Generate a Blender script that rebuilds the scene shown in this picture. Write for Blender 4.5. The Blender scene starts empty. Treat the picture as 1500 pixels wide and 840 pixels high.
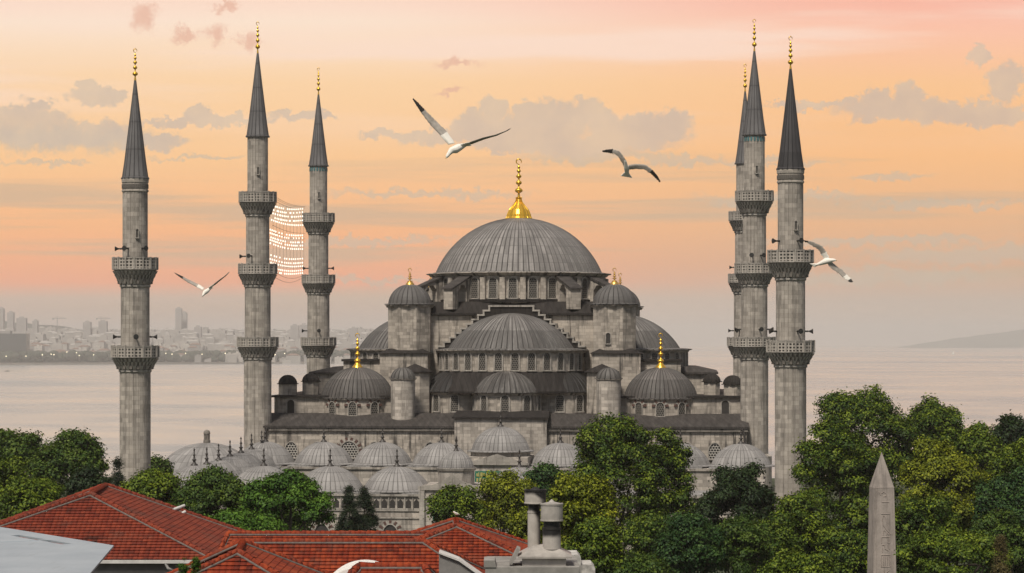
import bpy, bmesh, math, random
import numpy as np
from mathutils import Vector, Matrix
from mathutils.kdtree import KDTree

# ------------------------------------------------------------------ scene, camera, sky, sun
scene = bpy.context.scene
COL = scene.collection
R = math.radians
PI = math.pi
HAZE = 0.000097
CAMZ = 23.0
FPX, CX, HZ = 3750.0, 750.0, 497.0          # focal length, centre column and horizon row on the 1500x840 photograph

cam_d = bpy.data.cameras.new('camera')
cam = bpy.data.objects.new('camera', cam_d)
COL.objects.link(cam)
cam.location = (0, 0, CAMZ)
cam.rotation_euler = (R(90), 0, 0)
cam_d.sensor_width = 36
cam_d.lens = 36 * FPX / 1500
cam_d.shift_y = (HZ - 420) / 1500
cam_d.clip_start = 1
cam_d.clip_end = 200000
scene.camera = cam

scene.view_settings.view_transform = 'Standard'
scene.view_settings.look = 'None'
scene.view_settings.exposure = 0.06
scene.view_settings.gamma = 1.0
scene.view_settings.use_curve_mapping = False
scene.cycles.max_bounces = 5
scene.cycles.diffuse_bounces = 3
scene.cycles.glossy_bounces = 3
scene.cycles.transmission_bounces = 2
scene.cycles.volume_bounces = 1
scene.cycles.transparent_max_bounces = 8
scene.cycles.use_denoising = True

SUN_EL, SUN_AZ = 55.0, 203.0                 # azimuth measured from +Y towards +X: behind the camera, a little to its left
sd = bpy.data.lights.new('sun', 'SUN')
sd.energy = 3.7
sd.angle = R(11)
sd.color = (1.0, 0.93, 0.82)
sun = bpy.data.objects.new('sun', sd)
COL.objects.link(sun)
_d = Vector((math.sin(R(SUN_AZ)) * math.cos(R(SUN_EL)), math.cos(R(SUN_AZ)) * math.cos(R(SUN_EL)), math.sin(R(SUN_EL))))
sun.rotation_euler = _d.to_track_quat('Z', 'Y').to_euler()
sun.location = (0, 0, 400)


def lin(r, g, b):
    f = lambda c: (c / 255 / 12.92) if c <= 10 else (((c / 255) + 0.055) / 1.055) ** 2.4
    return (f(r), f(g), f(b), 1.0)


class NT:
    """small helper to write node trees"""
    def __init__(s, tree):
        s.t = tree
        s.t.nodes.clear()

    def n(s, typ, props=None, **ins):
        nd = s.t.nodes.new(typ)
        for k, v in (props or {}).items():
            setattr(nd, k, v)
        for k, v in ins.items():
            key = int(k[1:]) if k[0] == 'i' and k[1:].isdigit() else k.replace('_', ' ')
            s.set(nd, key, v)
        return nd

    def set(s, nd, key, v):
        sock = nd.inputs[key]
        if isinstance(v, bpy.types.NodeSocket):
            s.t.links.new(v, sock)
        elif isinstance(v, bpy.types.Node):
            s.t.links.new(v.outputs[0], sock)
        else:
            sock.default_value = v

    def m(s, op, a, b=0.0, c=0.0, clamp=False):
        nd = s.n('ShaderNodeMath', {'operation': op, 'use_clamp': clamp}, i0=a, i1=b, i2=c)
        return nd.outputs[0]

    def mix(s, f, a, b, mode='MIX'):
        nd = s.t.nodes.new('ShaderNodeMix')
        nd.data_type = 'RGBA'
        nd.blend_type = mode
        nd.clamp_factor = True
        s.set(nd, 0, f)
        s.set(nd, 6, a)
        s.set(nd, 7, b)
        return nd.outputs[2]

    def ramp(s, f, stops, interp='LINEAR'):
        nd = s.t.nodes.new('ShaderNodeValToRGB')
        cr = nd.color_ramp
        cr.interpolation = interp
        while len(cr.elements) < len(stops):
            cr.elements.new(0.5)
        for e, (p, c) in zip(cr.elements, stops):
            e.position = p
            e.color = c if len(c) == 4 else (*c, 1)
        s.set(nd, 0, f)
        return nd.outputs[0]

    def smooth(s, x, a, b, to0=0.0, to1=1.0):
        nd = s.n('ShaderNodeMapRange', {'interpolation_type': 'SMOOTHSTEP'}, i0=x, i1=a, i2=b, i3=to0, i4=to1)
        return nd.outputs[0]

    def vec(s, x, y, z):
        return s.n('ShaderNodeCombineXYZ', None, i0=x, i1=y, i2=z).outputs[0]

    def noise(s, v, scale, detail=3.0, rough=0.55, out=0):
        nd = s.n('ShaderNodeTexNoise', None, Vector=v, Scale=scale, Detail=detail, Roughness=rough)
        return nd.outputs[out]


def build_world():
    w = bpy.data.worlds.new('World')
    scene.world = w
    w.use_nodes = True
    k = NT(w.node_tree)
    tc = k.n('ShaderNodeTexCoord')
    sep = k.n('ShaderNodeSeparateXYZ', None, i0=tc.outputs['Generated'])
    X, Y, Z = sep.outputs
    yy = k.m('MAXIMUM', Y, 0.12)
    u = k.m('DIVIDE', X, yy)                    # tangent of the azimuth ahead
    v = k.m('DIVIDE', Z, yy)                    # tangent of the elevation ahead
    # base sunset gradient by elevation
    e = k.m('DIVIDE', v, 0.2, clamp=True)
    g_l = k.ramp(e, [(0.0, lin(204, 182, 168)), (0.08, lin(212, 184, 164)), (0.112, lin(248, 172, 134)), (0.22, lin(255, 188, 134)),
                     (0.36, lin(255, 204, 150)), (0.50, lin(255, 214, 168)), (0.62, lin(255, 230, 208)), (0.70, lin(255, 214, 196)), (1.0, lin(226, 190, 180))])
    g_r = k.ramp(e, [(0.0, lin(204, 184, 170)), (0.075, lin(204, 182, 164)), (0.14, lin(222, 176, 142)), (0.22, lin(238, 184, 138)),
                     (0.36, lin(254, 194, 136)), (0.50, lin(254, 200, 148)), (0.60, lin(255, 198, 170)), (0.70, lin(250, 178, 162)), (1.0, lin(222, 180, 172))])
    base = k.mix(k.smooth(u, -0.08, 0.16), g_l, g_r)
    uv = k.vec(u, v, 0.0)
    # long thin streaks
    sv = k.vec(k.m('MULTIPLY', u, 4.0), k.m('MULTIPLY', v, 95.0), 3.1)
    st = k.noise(sv, 1.0, 4.0, 0.55)
    lo = k.m('MULTIPLY', k.smooth(v, 0.002, 0.03), k.smooth(v, 0.085, 0.055))
    sm = k.m('MULTIPLY', k.m('MULTIPLY', k.smooth(st, 0.48, 0.64), 0.70), lo)
    base = k.mix(sm, base, lin(206, 180, 152))
    st2 = k.noise(k.vec(k.m('MULTIPLY', u, 4.0), k.m('MULTIPLY', v, 50.0), 8.7), 1.0, 4.0, 0.55)
    hi = k.m('MULTIPLY', k.m('MULTIPLY', k.smooth(st2, 0.46, 0.66), 0.75), k.smooth(v, 0.07, 0.11))
    base = k.mix(hi, base, lin(255, 226, 208))
    # cumulus banks: soft ellipses with a noisy outline
    wob = k.noise(uv, 95.0, 5.0, 0.62, out=1)
    wsep = k.n('ShaderNodeSeparateXYZ', None, i0=wob)
    wob2 = k.noise(uv, 22.0, 3.0, 0.5, out=1)
    wsep2 = k.n('ShaderNodeSeparateXYZ', None, i0=wob2)
    wob3 = k.noise(uv, 330.0, 4.0, 0.65, out=1)
    wsep3 = k.n('ShaderNodeSeparateXYZ', None, i0=wob3)
    u3 = k.m('ADD', u, k.m('MULTIPLY', k.m('SUBTRACT', wsep3.outputs[0], 0.5), 0.009))
    v3 = k.m('ADD', v, k.m('MULTIPLY', k.m('SUBTRACT', wsep3.outputs[1], 0.5), 0.008))
    uw = k.m('ADD', k.m('ADD', u3, k.m('MULTIPLY', k.m('SUBTRACT', wsep.outputs[0], 0.5), 0.016)), k.m('MULTIPLY', k.m('SUBTRACT', wsep2.outputs[0], 0.5), 0.014))
    vw = k.m('ADD', k.m('ADD', v3, k.m('MULTIPLY', k.m('SUBTRACT', wsep.outputs[1], 0.5), 0.012)), k.m('MULTIPLY', k.m('SUBTRACT', wsep2.outputs[1], 0.5), 0.005))

    def puffs(lst):
        acc = None
        for (px, py, a, b) in lst:
            cu, cv = (px - CX) / FPX, (HZ - py) / FPX
            du = k.m('MULTIPLY', k.m('SUBTRACT', uw, cu), FPX / a)
            dv = k.m('MULTIPLY', k.m('SUBTRACT', vw, cv), FPX / b)
            d = k.m('SUBTRACT', 1.0, k.m('SQRT', k.m('ADD', k.m('MULTIPLY', du, du), k.m('MULTIPLY', dv, dv))))
            acc = d if acc is None else k.m('MAXIMUM', acc, d)
        return acc
    bank = puffs([(720, 162, 24, 20), (768, 166, 26, 20), (858, 160, 24, 20), (925, 176, 26, 20), (990, 180, 30, 22), (120, 128, 22, 10), (160, 138, 26, 12), (60, 152, 26, 10), (812, 178, 62, 36), (750, 196, 70, 30), (880, 178, 30, 26), (905, 195, 60, 34), (965, 190, 58, 26), (830, 212, 185, 18), (650, 200, 95, 16), (690, 186, 40, 22), (580, 198, 70, 8),
                  (140, 140, 46, 15), (30, 172, 75, 18), (80, 195, 150, 24), (230, 206, 60, 13), (310, 176, 130, 10), (300, 166, 24, 12), (445, 170, 60, 8),
                  (1330, 162, 130, 20), (1335, 140, 24, 24), (1285, 150, 36, 18), (1440, 168, 110, 20), (1468, 120, 30, 36), (1426, 78, 18, 20), (1200, 152, 80, 8)])
    bm_ = k.smooth(bank, -0.04, 0.34)
    small = puffs([(208, 28, 24, 26), (272, 50, 26, 12), (316, 48, 22, 22), (365, 58, 20, 18), (668, 96, 40, 8), (655, 138, 28, 5), (328, 6, 24, 10)])
    smk = k.m('MULTIPLY', k.smooth(small, -0.1, 0.75), 0.75)
    low = puffs([(90, 205, 210, 26), (880, 232, 160, 10), (1000, 236, 110, 10), (1130, 238, 120, 7), (1300, 262, 90, 7), (620, 286, 210, 9), (1140, 290, 160, 10), (1380, 300, 160, 8), (60, 238, 90, 6), (300, 232, 90, 5), (520, 352, 190, 9), (1290, 355, 250, 9), (1420, 376, 220, 16), (1290, 404, 230, 16), (560, 408, 130, 6)])
    lwm = k.m('MULTIPLY', k.smooth(low, 0.0, 0.6), 0.62)
    dens = k.noise(uv, 40.0, 4.0, 0.6)
    cc = k.mix(k.smooth(dens, 0.3, 0.7), lin(200, 184, 171), lin(220, 198, 174))
    base = k.mix(lwm, base, lin(203, 188, 168))
    base = k.mix(k.m('MULTIPLY', bm_, 0.74), base, cc)
    base = k.mix(smk, base, lin(232, 182, 158))
    # the rest of the sky: dull grey-blue evening light overhead and behind, from a Nishita sky plus thin cloud
    sky = k.n('ShaderNodeTexSky')
    sky.sky_type = 'NISHITA'
    sky.sun_disc = False
    sky.sun_elevation = R(SUN_EL)
    sky.sun_rotation = R(SUN_AZ)
    nish = k.n('ShaderNodeVectorMath', {'operation': 'SCALE'}, i0=sky.outputs[0])
    nish.inputs['Scale'].default_value = 0.07
    veil = k.noise(tc.outputs['Generated'], 2.2, 5.0, 0.6)
    dome = k.mix(k.m('ADD', 0.55, k.m('MULTIPLY', k.smooth(veil, 0.35, 0.7), 0.25)), nish.outputs[0], (0.29, 0.29, 0.295, 1))
    gain = k.n('ShaderNodeVectorMath', {'operation': 'SCALE'}, i0=base)
    gain.inputs['Scale'].default_value = 0.97
    base = gain.outputs[0]
    ahead = k.m('MULTIPLY', k.smooth(Y, 0.35, 0.85), k.smooth(Z, 0.62, 0.16))
    col = k.mix(ahead, dome, base)
    bg = k.n('ShaderNodeBackground', None, Color=col, Strength=1.0)
    out = k.n('ShaderNodeOutputWorld')
    k.t.links.new(bg.outputs[0], out.inputs['Surface'])


build_world()

# ------------------------------------------------------------------ helpers


def P(px, py, D):
    """world point seen at photograph pixel (px, py) and distance D"""
    return Vector(((px - CX) * D / FPX, D, CAMZ + (HZ - py) * D / FPX))


class MB:
    """collects shapes and links them as ONE mesh object"""
    def __init__(s):
        s.v, s.f, s.uv, s.mi, s.sm = [], [], [], [], []

    def add(s, vs, fs, uvs=None, smooth=False, mat=0):
        o = len(s.v)
        s.v.extend([tuple(p) for p in vs])
        for i, f in enumerate(fs):
            s.f.append([o + q for q in f])
            if uvs is not None:
                s.uv.append(uvs[i])
            else:
                p = [Vector(vs[q]) for q in f]
                nrm = (p[1] - p[0]).cross(p[2] - p[0]) if len(p) > 2 else Vector((0, 0, 1))
                if nrm.length > 0:
                    nrm.normalize()
                if abs(nrm.z) < 0.85:
                    t = Vector((-nrm.y, nrm.x, 0)).normalized()
                    s.uv.append([(q.dot(t), q.z) for q in p])
                else:
                    s.uv.append([(q.x, q.y) for q in p])
            s.mi.append(mat)
            s.sm.append(smooth)
        return s

    def box(s, x0, x1, y0, y1, z0, z1, mat=0):
        v = [(x0, y0, z0), (x1, y0, z0), (x1, y1, z0), (x0, y1, z0), (x0, y0, z1), (x1, y0, z1), (x1, y1, z1), (x0, y1, z1)]
        return s.add(v, HEX, mat=mat)

    def hexa(s, v, mat=0):
        return s.add(v, HEX, mat=mat)

    def rbox(s, c, sx, sy, z0, z1, rot=0.0, mat=0):
        ca, sa = math.cos(rot), math.sin(rot)
        q = [(-sx / 2, -sy / 2), (sx / 2, -sy / 2), (sx / 2, sy / 2), (-sx / 2, sy / 2)]
        q = [(c[0] + a * ca - b * sa, c[1] + a * sa + b * ca) for a, b in q]
        return s.add([(a, b, z0) for a, b in q] + [(a, b, z1) for a, b in q], HEX, mat=mat)

    def prism(s, poly, a0, a1, axis='y', mat=0):
        """poly of 2D points extruded: axis y -> (x, z) profile between y=a0 and a1; axis z -> (x, y) profile"""
        n = len(poly)
        if axis == 'y':
            v = [(p[0], a0, p[1]) for p in poly] + [(p[0], a1, p[1]) for p in poly]
        elif axis == 'x':
            v = [(a0, p[0], p[1]) for p in poly] + [(a1, p[0], p[1]) for p in poly]
        else:
            v = [(p[0], p[1], a0) for p in poly] + [(p[0], p[1], a1) for p in poly]
        fs = [list(range(n))[::-1], list(range(n, 2 * n))] + [[i, (i + 1) % n, n + (i + 1) % n, n + i] for i in range(n)]
        return s.add(v, fs, mat=mat)

    def lathe(s, prof, n=32, a0=0.0, a1=2 * PI, c=(0, 0, 0), smooth=True, rib=0.0, seams=0, mat=0, phase=0.0, cap=False):
        full = abs(a1 - a0 - 2 * PI) < 1e-6
        if seams:
            angs, off = [], []
            d = (a1 - a0) / seams
            for i in range(seams):
                angs += [a0 + i * d, a0 + (i + .80) * d, a0 + (i + .90) * d]
                off += [0, 0, rib]
            if not full:
                angs.append(a1)
                off.append(0)
        else:
            m_ = n if full else n + 1
            angs = [a0 + (a1 - a0) * i / n + phase for i in range(m_)]
            off = [0] * m_
        m = len(angs)
        rmax = max(p[0] for p in prof) or 1
        vs = []
        for (r, z) in prof:
            for a, o in zip(angs, off):
                rr = r + o * min(1, r / (0.25 * rmax))
                vs.append((c[0] + rr * math.cos(a), c[1] + rr * math.sin(a), c[2] + z))
        fs, uvs = [], []
        for j in range(len(prof) - 1):
            for i in range(m if full else m - 1):
                i2 = (i + 1) % m
                fs.append([j * m + i, j * m + i2, (j + 1) * m + i2, (j + 1) * m + i])
                ua = angs[i] * rmax
                ub = (angs[i2] if i2 > i else angs[0] + 2 * PI) * rmax
                z0, z1 = prof[j][1] + c[2], prof[j + 1][1] + c[2]
                if abs(z0 - z1) < 1e-5:
                    z0, z1 = prof[j][0], prof[j + 1][0]
                uvs.append([(ua, z0), (ub, z0), (ub, z1), (ua, z1)])
        s.add(vs, fs, uvs, smooth, mat)
        if cap and full:
            j = (len(prof) - 1) * m
            s.add(vs[j:j + m], [list(range(m))], None, False, mat)
        return s

    def tube(s, p0, p1, r0, r1=None, n=8, mat=0, caps=True, smooth=True):
        r1 = r0 if r1 is None else r1
        p0, p1 = Vector(p0), Vector(p1)
        d = (p1 - p0).normalized()
        a = d.orthogonal().normalized()
        b = d.cross(a)
        vs = [p0 + (a * math.cos(2 * PI * i / n) + b * math.sin(2 * PI * i / n)) * r0 for i in range(n)]
        vs += [p1 + (a * math.cos(2 * PI * i / n) + b * math.sin(2 * PI * i / n)) * r1 for i in range(n)]
        s.add(vs, [[i, (i + 1) % n, n + (i + 1) % n, n + i] for i in range(n)], smooth=smooth, mat=mat)
        if caps:
            s.add(vs, [list(range(n))[::-1], list(range(n, 2 * n))], mat=mat)
        return s

    def path(s, pts, r, n=6, mat=0):
        for a, b in zip(pts[:-1], pts[1:]):
            s.tube(a, b, r if not isinstance(r, (list, tuple)) else r[0], None, n, mat)
        return s

    def mesh(s, name):
        me = bpy.data.meshes.new(name)
        me.from_pydata(s.v, [], s.f)
        me.polygons.foreach_set('material_index', s.mi)
        me.polygons.foreach_set('use_smooth', s.sm)
        ul = me.uv_layers.new(name='UVMap')
        flat = [c for f in s.uv for p in f for c in p]
        ul.data.foreach_set('uv', flat)
        me.update()
        return me

    def build(s, name, mats, parent=None, loc=(0, 0, 0), rz=0.0):
        me = s.mesh(name)
        for m in (mats if isinstance(mats, (list, tuple)) else [mats]):
            me.materials.append(m)
        return link(name, me, parent, loc, rz)


HEX = [[0, 3, 2, 1], [4, 5, 6, 7], [0, 1, 5, 4], [1, 2, 6, 5], [2, 3, 7, 6], [3, 0, 4, 7]]


def link(name, me, parent=None, loc=(0, 0, 0), rz=0.0):
    o = bpy.data.objects.new(name, me)
    COL.objects.link(o)
    o.parent = parent
    o.location = loc
    o.rotation_euler = (0, 0, rz)
    return o


def thing(name, label, cat, loc=(0, 0, 0), rz=0.0, group=None):
    o = link(name, None, None, loc, rz)
    return tag(o, label, cat, group)


def tag(o, label, cat, group=None, kind=None):
    o['label'] = label
    o['category'] = cat
    if group:
        o['group'] = group
    if kind:
        o['kind'] = kind
    return o


def struct(o, kind='structure'):
    o['kind'] = kind
    return o


# ------------------------------------------------------------------ materials


def newmat(name):
    m = bpy.data.materials.new(name)
    m.use_nodes = True
    k = NT(m.node_tree)
    return m, k


def finish(k, col, rough=0.8, bump=None, bump_s=0.3, bump_d=0.02, **kw):
    b = k.n('ShaderNodeBsdfPrincipled')
    k.set(b, 'Base Color', col)
    k.set(b, 'Roughness', rough)
    for key, v in kw.items():
        k.set(b, key.replace('_', ' '), v)
    if bump is not None:
        bn = k.n('ShaderNodeBump', None, Height=bump, Strength=bump_s, Distance=bump_d)
        k.t.links.new(bn.outputs[0], b.inputs['Normal'])
    o = k.n('ShaderNodeOutputMaterial')
    k.t.links.new(b.outputs[0], o.inputs['Surface'])
    return b


def plain(name, col, rough=0.7, var=0.15, scale=2.0, **kw):
    m, k = newmat(name)
    tc = k.n('ShaderNodeTexCoord')
    nz = k.noise(tc.outputs['Object'], scale, 5.0, 0.6)
    c = k.mix(k.smooth(nz, 0.25, 0.75), tuple(x * (1 - var) for x in col[:3]) + (1,), tuple(min(1, x * (1 + var)) for x in col[:3]) + (1,))
    finish(k, c, rough, nz, 0.15, 0.02, **kw)
    return m


def stone(name, col, dark=0.55, streak=0.5, bw=0.95, bh=0.42, contrast=0.62, seed=0.0):
    m, k = newmat(name)
    tc = k.n('ShaderNodeTexCoord')
    uv = tc.outputs['UV']
    br = k.n('ShaderNodeTexBrick', {'offset': 0.5}, Vector=uv, Scale=1.0, Mortar_Size=0.016, Mortar_Smooth=0.4, Bias=0.0, Brick_Width=bw, Row_Height=bh)
    k.set(br, 'Color1', (0, 0, 0, 1))
    k.set(br, 'Color2', (1, 1, 1, 1))
    k.set(br, 'Mortar', (0.2, 0.2, 0.2, 1))
    br2 = k.n('ShaderNodeTexBrick', {'offset': 0.35}, Vector=uv, Scale=1.0, Mortar_Size=0.0, Bias=-0.55, Brick_Width=bw * 2.63, Row_Height=bh * 2)
    k.set(br2, 'Color1', (0, 0, 0, 1))
    k.set(br2, 'Color2', (1, 1, 1, 1))
    n1 = k.noise(tc.outputs['Object'], 0.35, 6.0, 0.65)
    n2 = k.noise(tc.outputs['Object'], 2.6, 5.0, 0.7)
    v = k.m('ADD', k.m('MULTIPLY', br.outputs[0], contrast), k.m('MULTIPLY', br2.outputs[0], contrast * 0.6))
    v = k.m('ADD', v, k.m('MULTIPLY', k.smooth(n1, 0.3, 0.7), 0.36))
    v = k.m('ADD', v, k.m('MULTIPLY', k.m('SUBTRACT', n2, 0.5), 0.5))
    c = k.ramp(v, [(0.0, tuple(x * dark for x in col) + (1,)), (0.5, tuple(col) + (1,)), (1.0, tuple(min(1, x * 1.45) for x in col) + (1,))])
    su = k.n('ShaderNodeSeparateXYZ', None, i0=uv)
    sv = k.vec(k.m('MULTIPLY', su.outputs[0], 1.1), k.m('MULTIPLY', su.outputs[1], 0.09), seed)
    ns = k.noise(sv, 1.0, 6.0, 0.7)
    c = k.mix(k.m('MULTIPLY', k.smooth(ns, 0.49, 0.62), streak), c, (0.035, 0.030, 0.027, 1))
    mort = k.m('MULTIPLY', br.outputs[1], 0.35)
    c = k.mix(mort, c, tuple(x * 0.5 for x in col) + (1,))
    h = k.m('ADD', k.m('MULTIPLY', br.outputs[1], -0.7), n2)
    finish(k, c, 0.88, h, 0.45, 0.05)
    return m


def lead(name, col, n=40.0, ring=1.6, streak=0.6, rough=0.6, seam=0.8, runoff=0.0):
    """lead sheets on a dome: tone drifts along each meridian, darker seams round rings"""
    m, k = newmat(name)
    tc = k.n('ShaderNodeTexCoord')
    s = k.n('ShaderNodeSeparateXYZ', None, i0=tc.outputs['Object'])
    x, y, z = s.outputs
    a = k.m('ARCTAN2', y, x)
    cell = k.m('FLOOR', k.m('MULTIPLY', a, n / (2 * PI)))
    row = k.m('FLOOR', k.m('MULTIPLY', z, 1.0 / ring))
    wn = k.n('ShaderNodeTexWhiteNoise', {'noise_dimensions': '2D'}, Vector=k.vec(cell, row, 0.0))
    mer = k.noise(k.vec(k.m('MULTIPLY', a, n * 0.16), k.m('MULTIPLY', z, 0.12), 0.0), 1.0, 6.0, 0.75)
    blot = k.noise(tc.outputs['Object'], 0.45, 5.0, 0.65)
    v = k.m('ADD', k.m('MULTIPLY', wn.outputs[0], 0.22), k.m('MULTIPLY', k.m('SUBTRACT', mer, 0.5), 1.7 * streak))
    v = k.m('ADD', v, k.m('MULTIPLY', blot, 0.75))
    c = k.ramp(v, [(0.0, tuple(q * 0.42 for q in col) + (1,)), (0.5, tuple(col) + (1,)), (1.0, tuple(min(1, q * 1.75) for q in col) + (1,))])
    if runoff:        # pale lime runs down the sheets
        rn = k.noise(k.vec(k.m('MULTIPLY', a, n * 0.42), k.m('MULTIPLY', z, 0.35), 7.0), 1.0, 4.0, 0.7)
        c = k.mix(k.m('MULTIPLY', k.smooth(rn, 0.50, 0.68), runoff), c, (0.44, 0.415, 0.39, 1))
    fr = k.m('FRACT', k.m('MULTIPLY', z, 1.0 / ring))
    c = k.mix(k.m('MULTIPLY', k.m('LESS_THAN', fr, 0.06), 0.55), c, tuple(q * 0.4 for q in col) + (1,))
    fa = k.m('FRACT', k.m('MULTIPLY', a, n / (2 * PI)))
    c = k.mix(k.m('MULTIPLY', k.m('GREATER_THAN', fa, 0.78), seam), c, tuple(q * 0.35 for q in col) + (1,))
    finish(k, c, rough, blot, 0.2, 0.05, Specular_IOR_Level=0.3)
    return m


def leadflat(name, col, rough=0.8):
    """standing-seam lead on flat and sloping roofs"""
    m, k = newmat(name)
    tc = k.n('ShaderNodeTexCoord')
    s = k.n('ShaderNodeSeparateXYZ', None, i0=tc.outputs['Object'])
    x, y, z = s.outputs
    q = k.m('ADD', x, k.m('MULTIPLY', y, 0.35))
    fr = k.m('FRACT', k.m('MULTIPLY', q, 1.5))
    n1 = k.noise(k.vec(k.m('MULTIPLY', x, 1.6), k.m('MULTIPLY', y, 0.4), k.m('MULTIPLY', z, 0.3)), 1.0, 6.0, 0.7)
    c = k.ramp(n1, [(0.25, tuple(v * 0.5 for v in col) + (1,)), (0.5, tuple(col) + (1,)), (0.8, tuple(v * 1.8 for v in col) + (1,))])
    c = k.mix(k.m('MULTIPLY', k.m('LESS_THAN', fr, 0.10), 0.6), c, tuple(v * 0.4 for v in col) + (1,))
    finish(k, c, rough, n1, 0.3, 0.05, Specular_IOR_Level=0.12)
    return m


def lattice(name, hole, bar, s=0.17):
    """stone lattice of small round panes"""
    m, k = newmat(name)
    tc = k.n('ShaderNodeTexCoord')
    u = k.n('ShaderNodeSeparateXYZ', None, i0=tc.outputs['UV'])
    ux = k.m('DIVIDE', u.outputs[0], s)
    vy = k.m('DIVIDE', u.outputs[1], s * 0.87)
    r = k.m('FLOOR', vy)
    ux = k.m('ADD', ux, k.m('MULTIPLY', k.m('MODULO', r, 2.0), 0.5))
    fx = k.m('SUBTRACT', k.m('FRACT', ux), 0.5)
    fy = k.m('SUBTRACT', k.m('FRACT', vy), 0.5)
    d = k.m('SQRT', k.m('ADD', k.m('MULTIPLY', fx, fx), k.m('MULTIPLY', fy, fy)))
    f = k.smooth(d, 0.36, 0.46)
    finish(k, k.mix(f, hole, bar), 0.6, f, 0.6, 0.04)
    return m


M = {}
M['stone'] = stone('ashlar_stone', (0.362, 0.316, 0.268))
M['stone_streak'] = stone('stained_ashlar', (0.362, 0.316, 0.268), streak=0.92, seed=4.0)
M['stone_min'] = stone('minaret_stone', (0.352, 0.312, 0.270), dark=0.62, streak=0.4, bw=1.1, bh=0.5, contrast=0.55, seed=9.0)
M['stone_court'] = stone('courtyard_stone', (0.375, 0.332, 0.288), streak=0.5, seed=2.0)
M['trim'] = stone('trim_stone', (0.42, 0.38, 0.335), streak=0.55, bw=1.6, bh=0.5, contrast=0.2, seed=6.0)
M['trim_dark'] = stone('dark_trim_stone', (0.17, 0.15, 0.13), streak=0.7, seed=1.0)  # darker copy of the trim stone
M['carve'] = stone('carved_stone', (0.46, 0.42, 0.375), streak=0.35, bw=0.5, bh=0.4, contrast=0.3, seed=12.0)
M['recess'] = plain('recess_shade_stone', (0.035, 0.031, 0.028), 0.9)  # near-black tone: painted shade of niches, openings and parapet backs
M['lead_dome'] = lead('dome_lead', (0.200, 0.184, 0.174), 96, 1.15, 1.0, runoff=0.15)
M['lead_semi'] = lead('semidome_lead', (0.150, 0.138, 0.130), 72, 40.0, 1.2, runoff=0.6)
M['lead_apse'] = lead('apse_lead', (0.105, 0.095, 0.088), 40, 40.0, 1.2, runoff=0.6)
M['lead_apse_dark'] = lead('shaded_apse_lead', (0.036, 0.032, 0.030), 40, 40.0, 0.6)  # side half-domes: dim reflected light painted into a darker copy of apse lead
M['lead_cap'] = lead('turret_cap_lead', (0.15, 0.138, 0.128), 14, 40.0, 0.9, runoff=0.5)
M['lead_small'] = lead('small_dome_lead', (0.165, 0.153, 0.146), 24, 40.0, 0.55)
M['lead_corner'] = lead('corner_dome_lead', (0.125, 0.112, 0.104), 48, 40.0, 1.1, runoff=0.3)
M['lead_court'] = lead('courtyard_dome_lead', (0.255, 0.240, 0.230), 40, 0.9, 0.45, seam=0.42)
M['lead_dark'] = leadflat('shaded_roof_lead', (0.030, 0.026, 0.024))  # low-slope roofs: their dim reflection painted in as a darker lead
M['lead_mid'] = leadflat('roof_lead', (0.058, 0.051, 0.047))
M['lead_pale'] = leadflat('pale_roof_lead', (0.25, 0.238, 0.228))
M['lead_cone'] = lead('cone_lead', (0.135, 0.128, 0.128), 16, 3.1, 0.25)
M['lead_cone_dark'] = lead('dark_cone_lead', (0.060, 0.056, 0.058), 16, 30.0, 0.2)
M['gold'] = plain('gilding', (0.86, 0.50, 0.055), 0.30, 0.12, 6.0, Metallic=0.75)
M['oldgold'] = plain('dull_gilding', (0.70, 0.42, 0.10), 0.38, 0.15, 6.0, Metallic=0.75)
M['bronze'] = plain('dark_bronze', (0.045, 0.038, 0.034), 0.5)
M['lattice'] = lattice('window_lattice', (0.012, 0.011, 0.010, 1), (0.16, 0.142, 0.12, 1), 0.30)
M['lattice_big'] = lattice('facade_lattice', (0.012, 0.011, 0.010, 1), (0.40, 0.37, 0.33, 1), 0.36)
M['red_stone'] = plain('red_voussoir_stone', (0.10, 0.052, 0.042), 0.85)
M['tile_green'] = plain('green_glazed_tile', (0.035, 0.16, 0.10), 0.35, 0.3, 4.0)
M['tile_teal'] = plain('teal_glazed_tile', (0.06, 0.15, 0.16), 0.35, 0.3)
M['gold_letter'] = plain('gilt_lettering', (0.42, 0.36, 0.12), 0.5)
M['black'] = plain('black_plastic', (0.018, 0.017, 0.016), 0.5)
M['wire'] = plain('cable', (0.10, 0.085, 0.075), 0.6)


def fretwork(name, col):
    """parapet slab pierced with rows of holes (cut out, not painted)"""
    m, k = newmat(name)
    tc = k.n('ShaderNodeTexCoord')
    u = k.n('ShaderNodeSeparateXYZ', None, i0=tc.outputs['UV'])
    fx = k.m('ABSOLUTE', k.m('SUBTRACT', k.m('FRACT', k.m('DIVIDE', u.outputs[0], 0.40)), 0.5))
    fy = k.m('ABSOLUTE', k.m('SUBTRACT', k.m('FRACT', k.m('DIVIDE', u.outputs[1], 0.36)), 0.5))
    d = k.m('MAXIMUM', fx, fy)
    solid = k.m('GREATER_THAN', d, 0.29)
    nz = k.noise(tc.outputs['Object'], 1.5, 5.0, 0.6)
    c = k.mix(nz, tuple(x * 0.7 for x in col) + (1,), tuple(x * 1.25 for x in col) + (1,))
    finish(k, c, 0.88, nz, 0.2, 0.03, Alpha=solid)
    return m


M['fret'] = fretwork('pierced_parapet_stone', (0.40, 0.36, 0.315))

# ------------------------------------------------------------------ building blocks of the mosque


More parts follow.
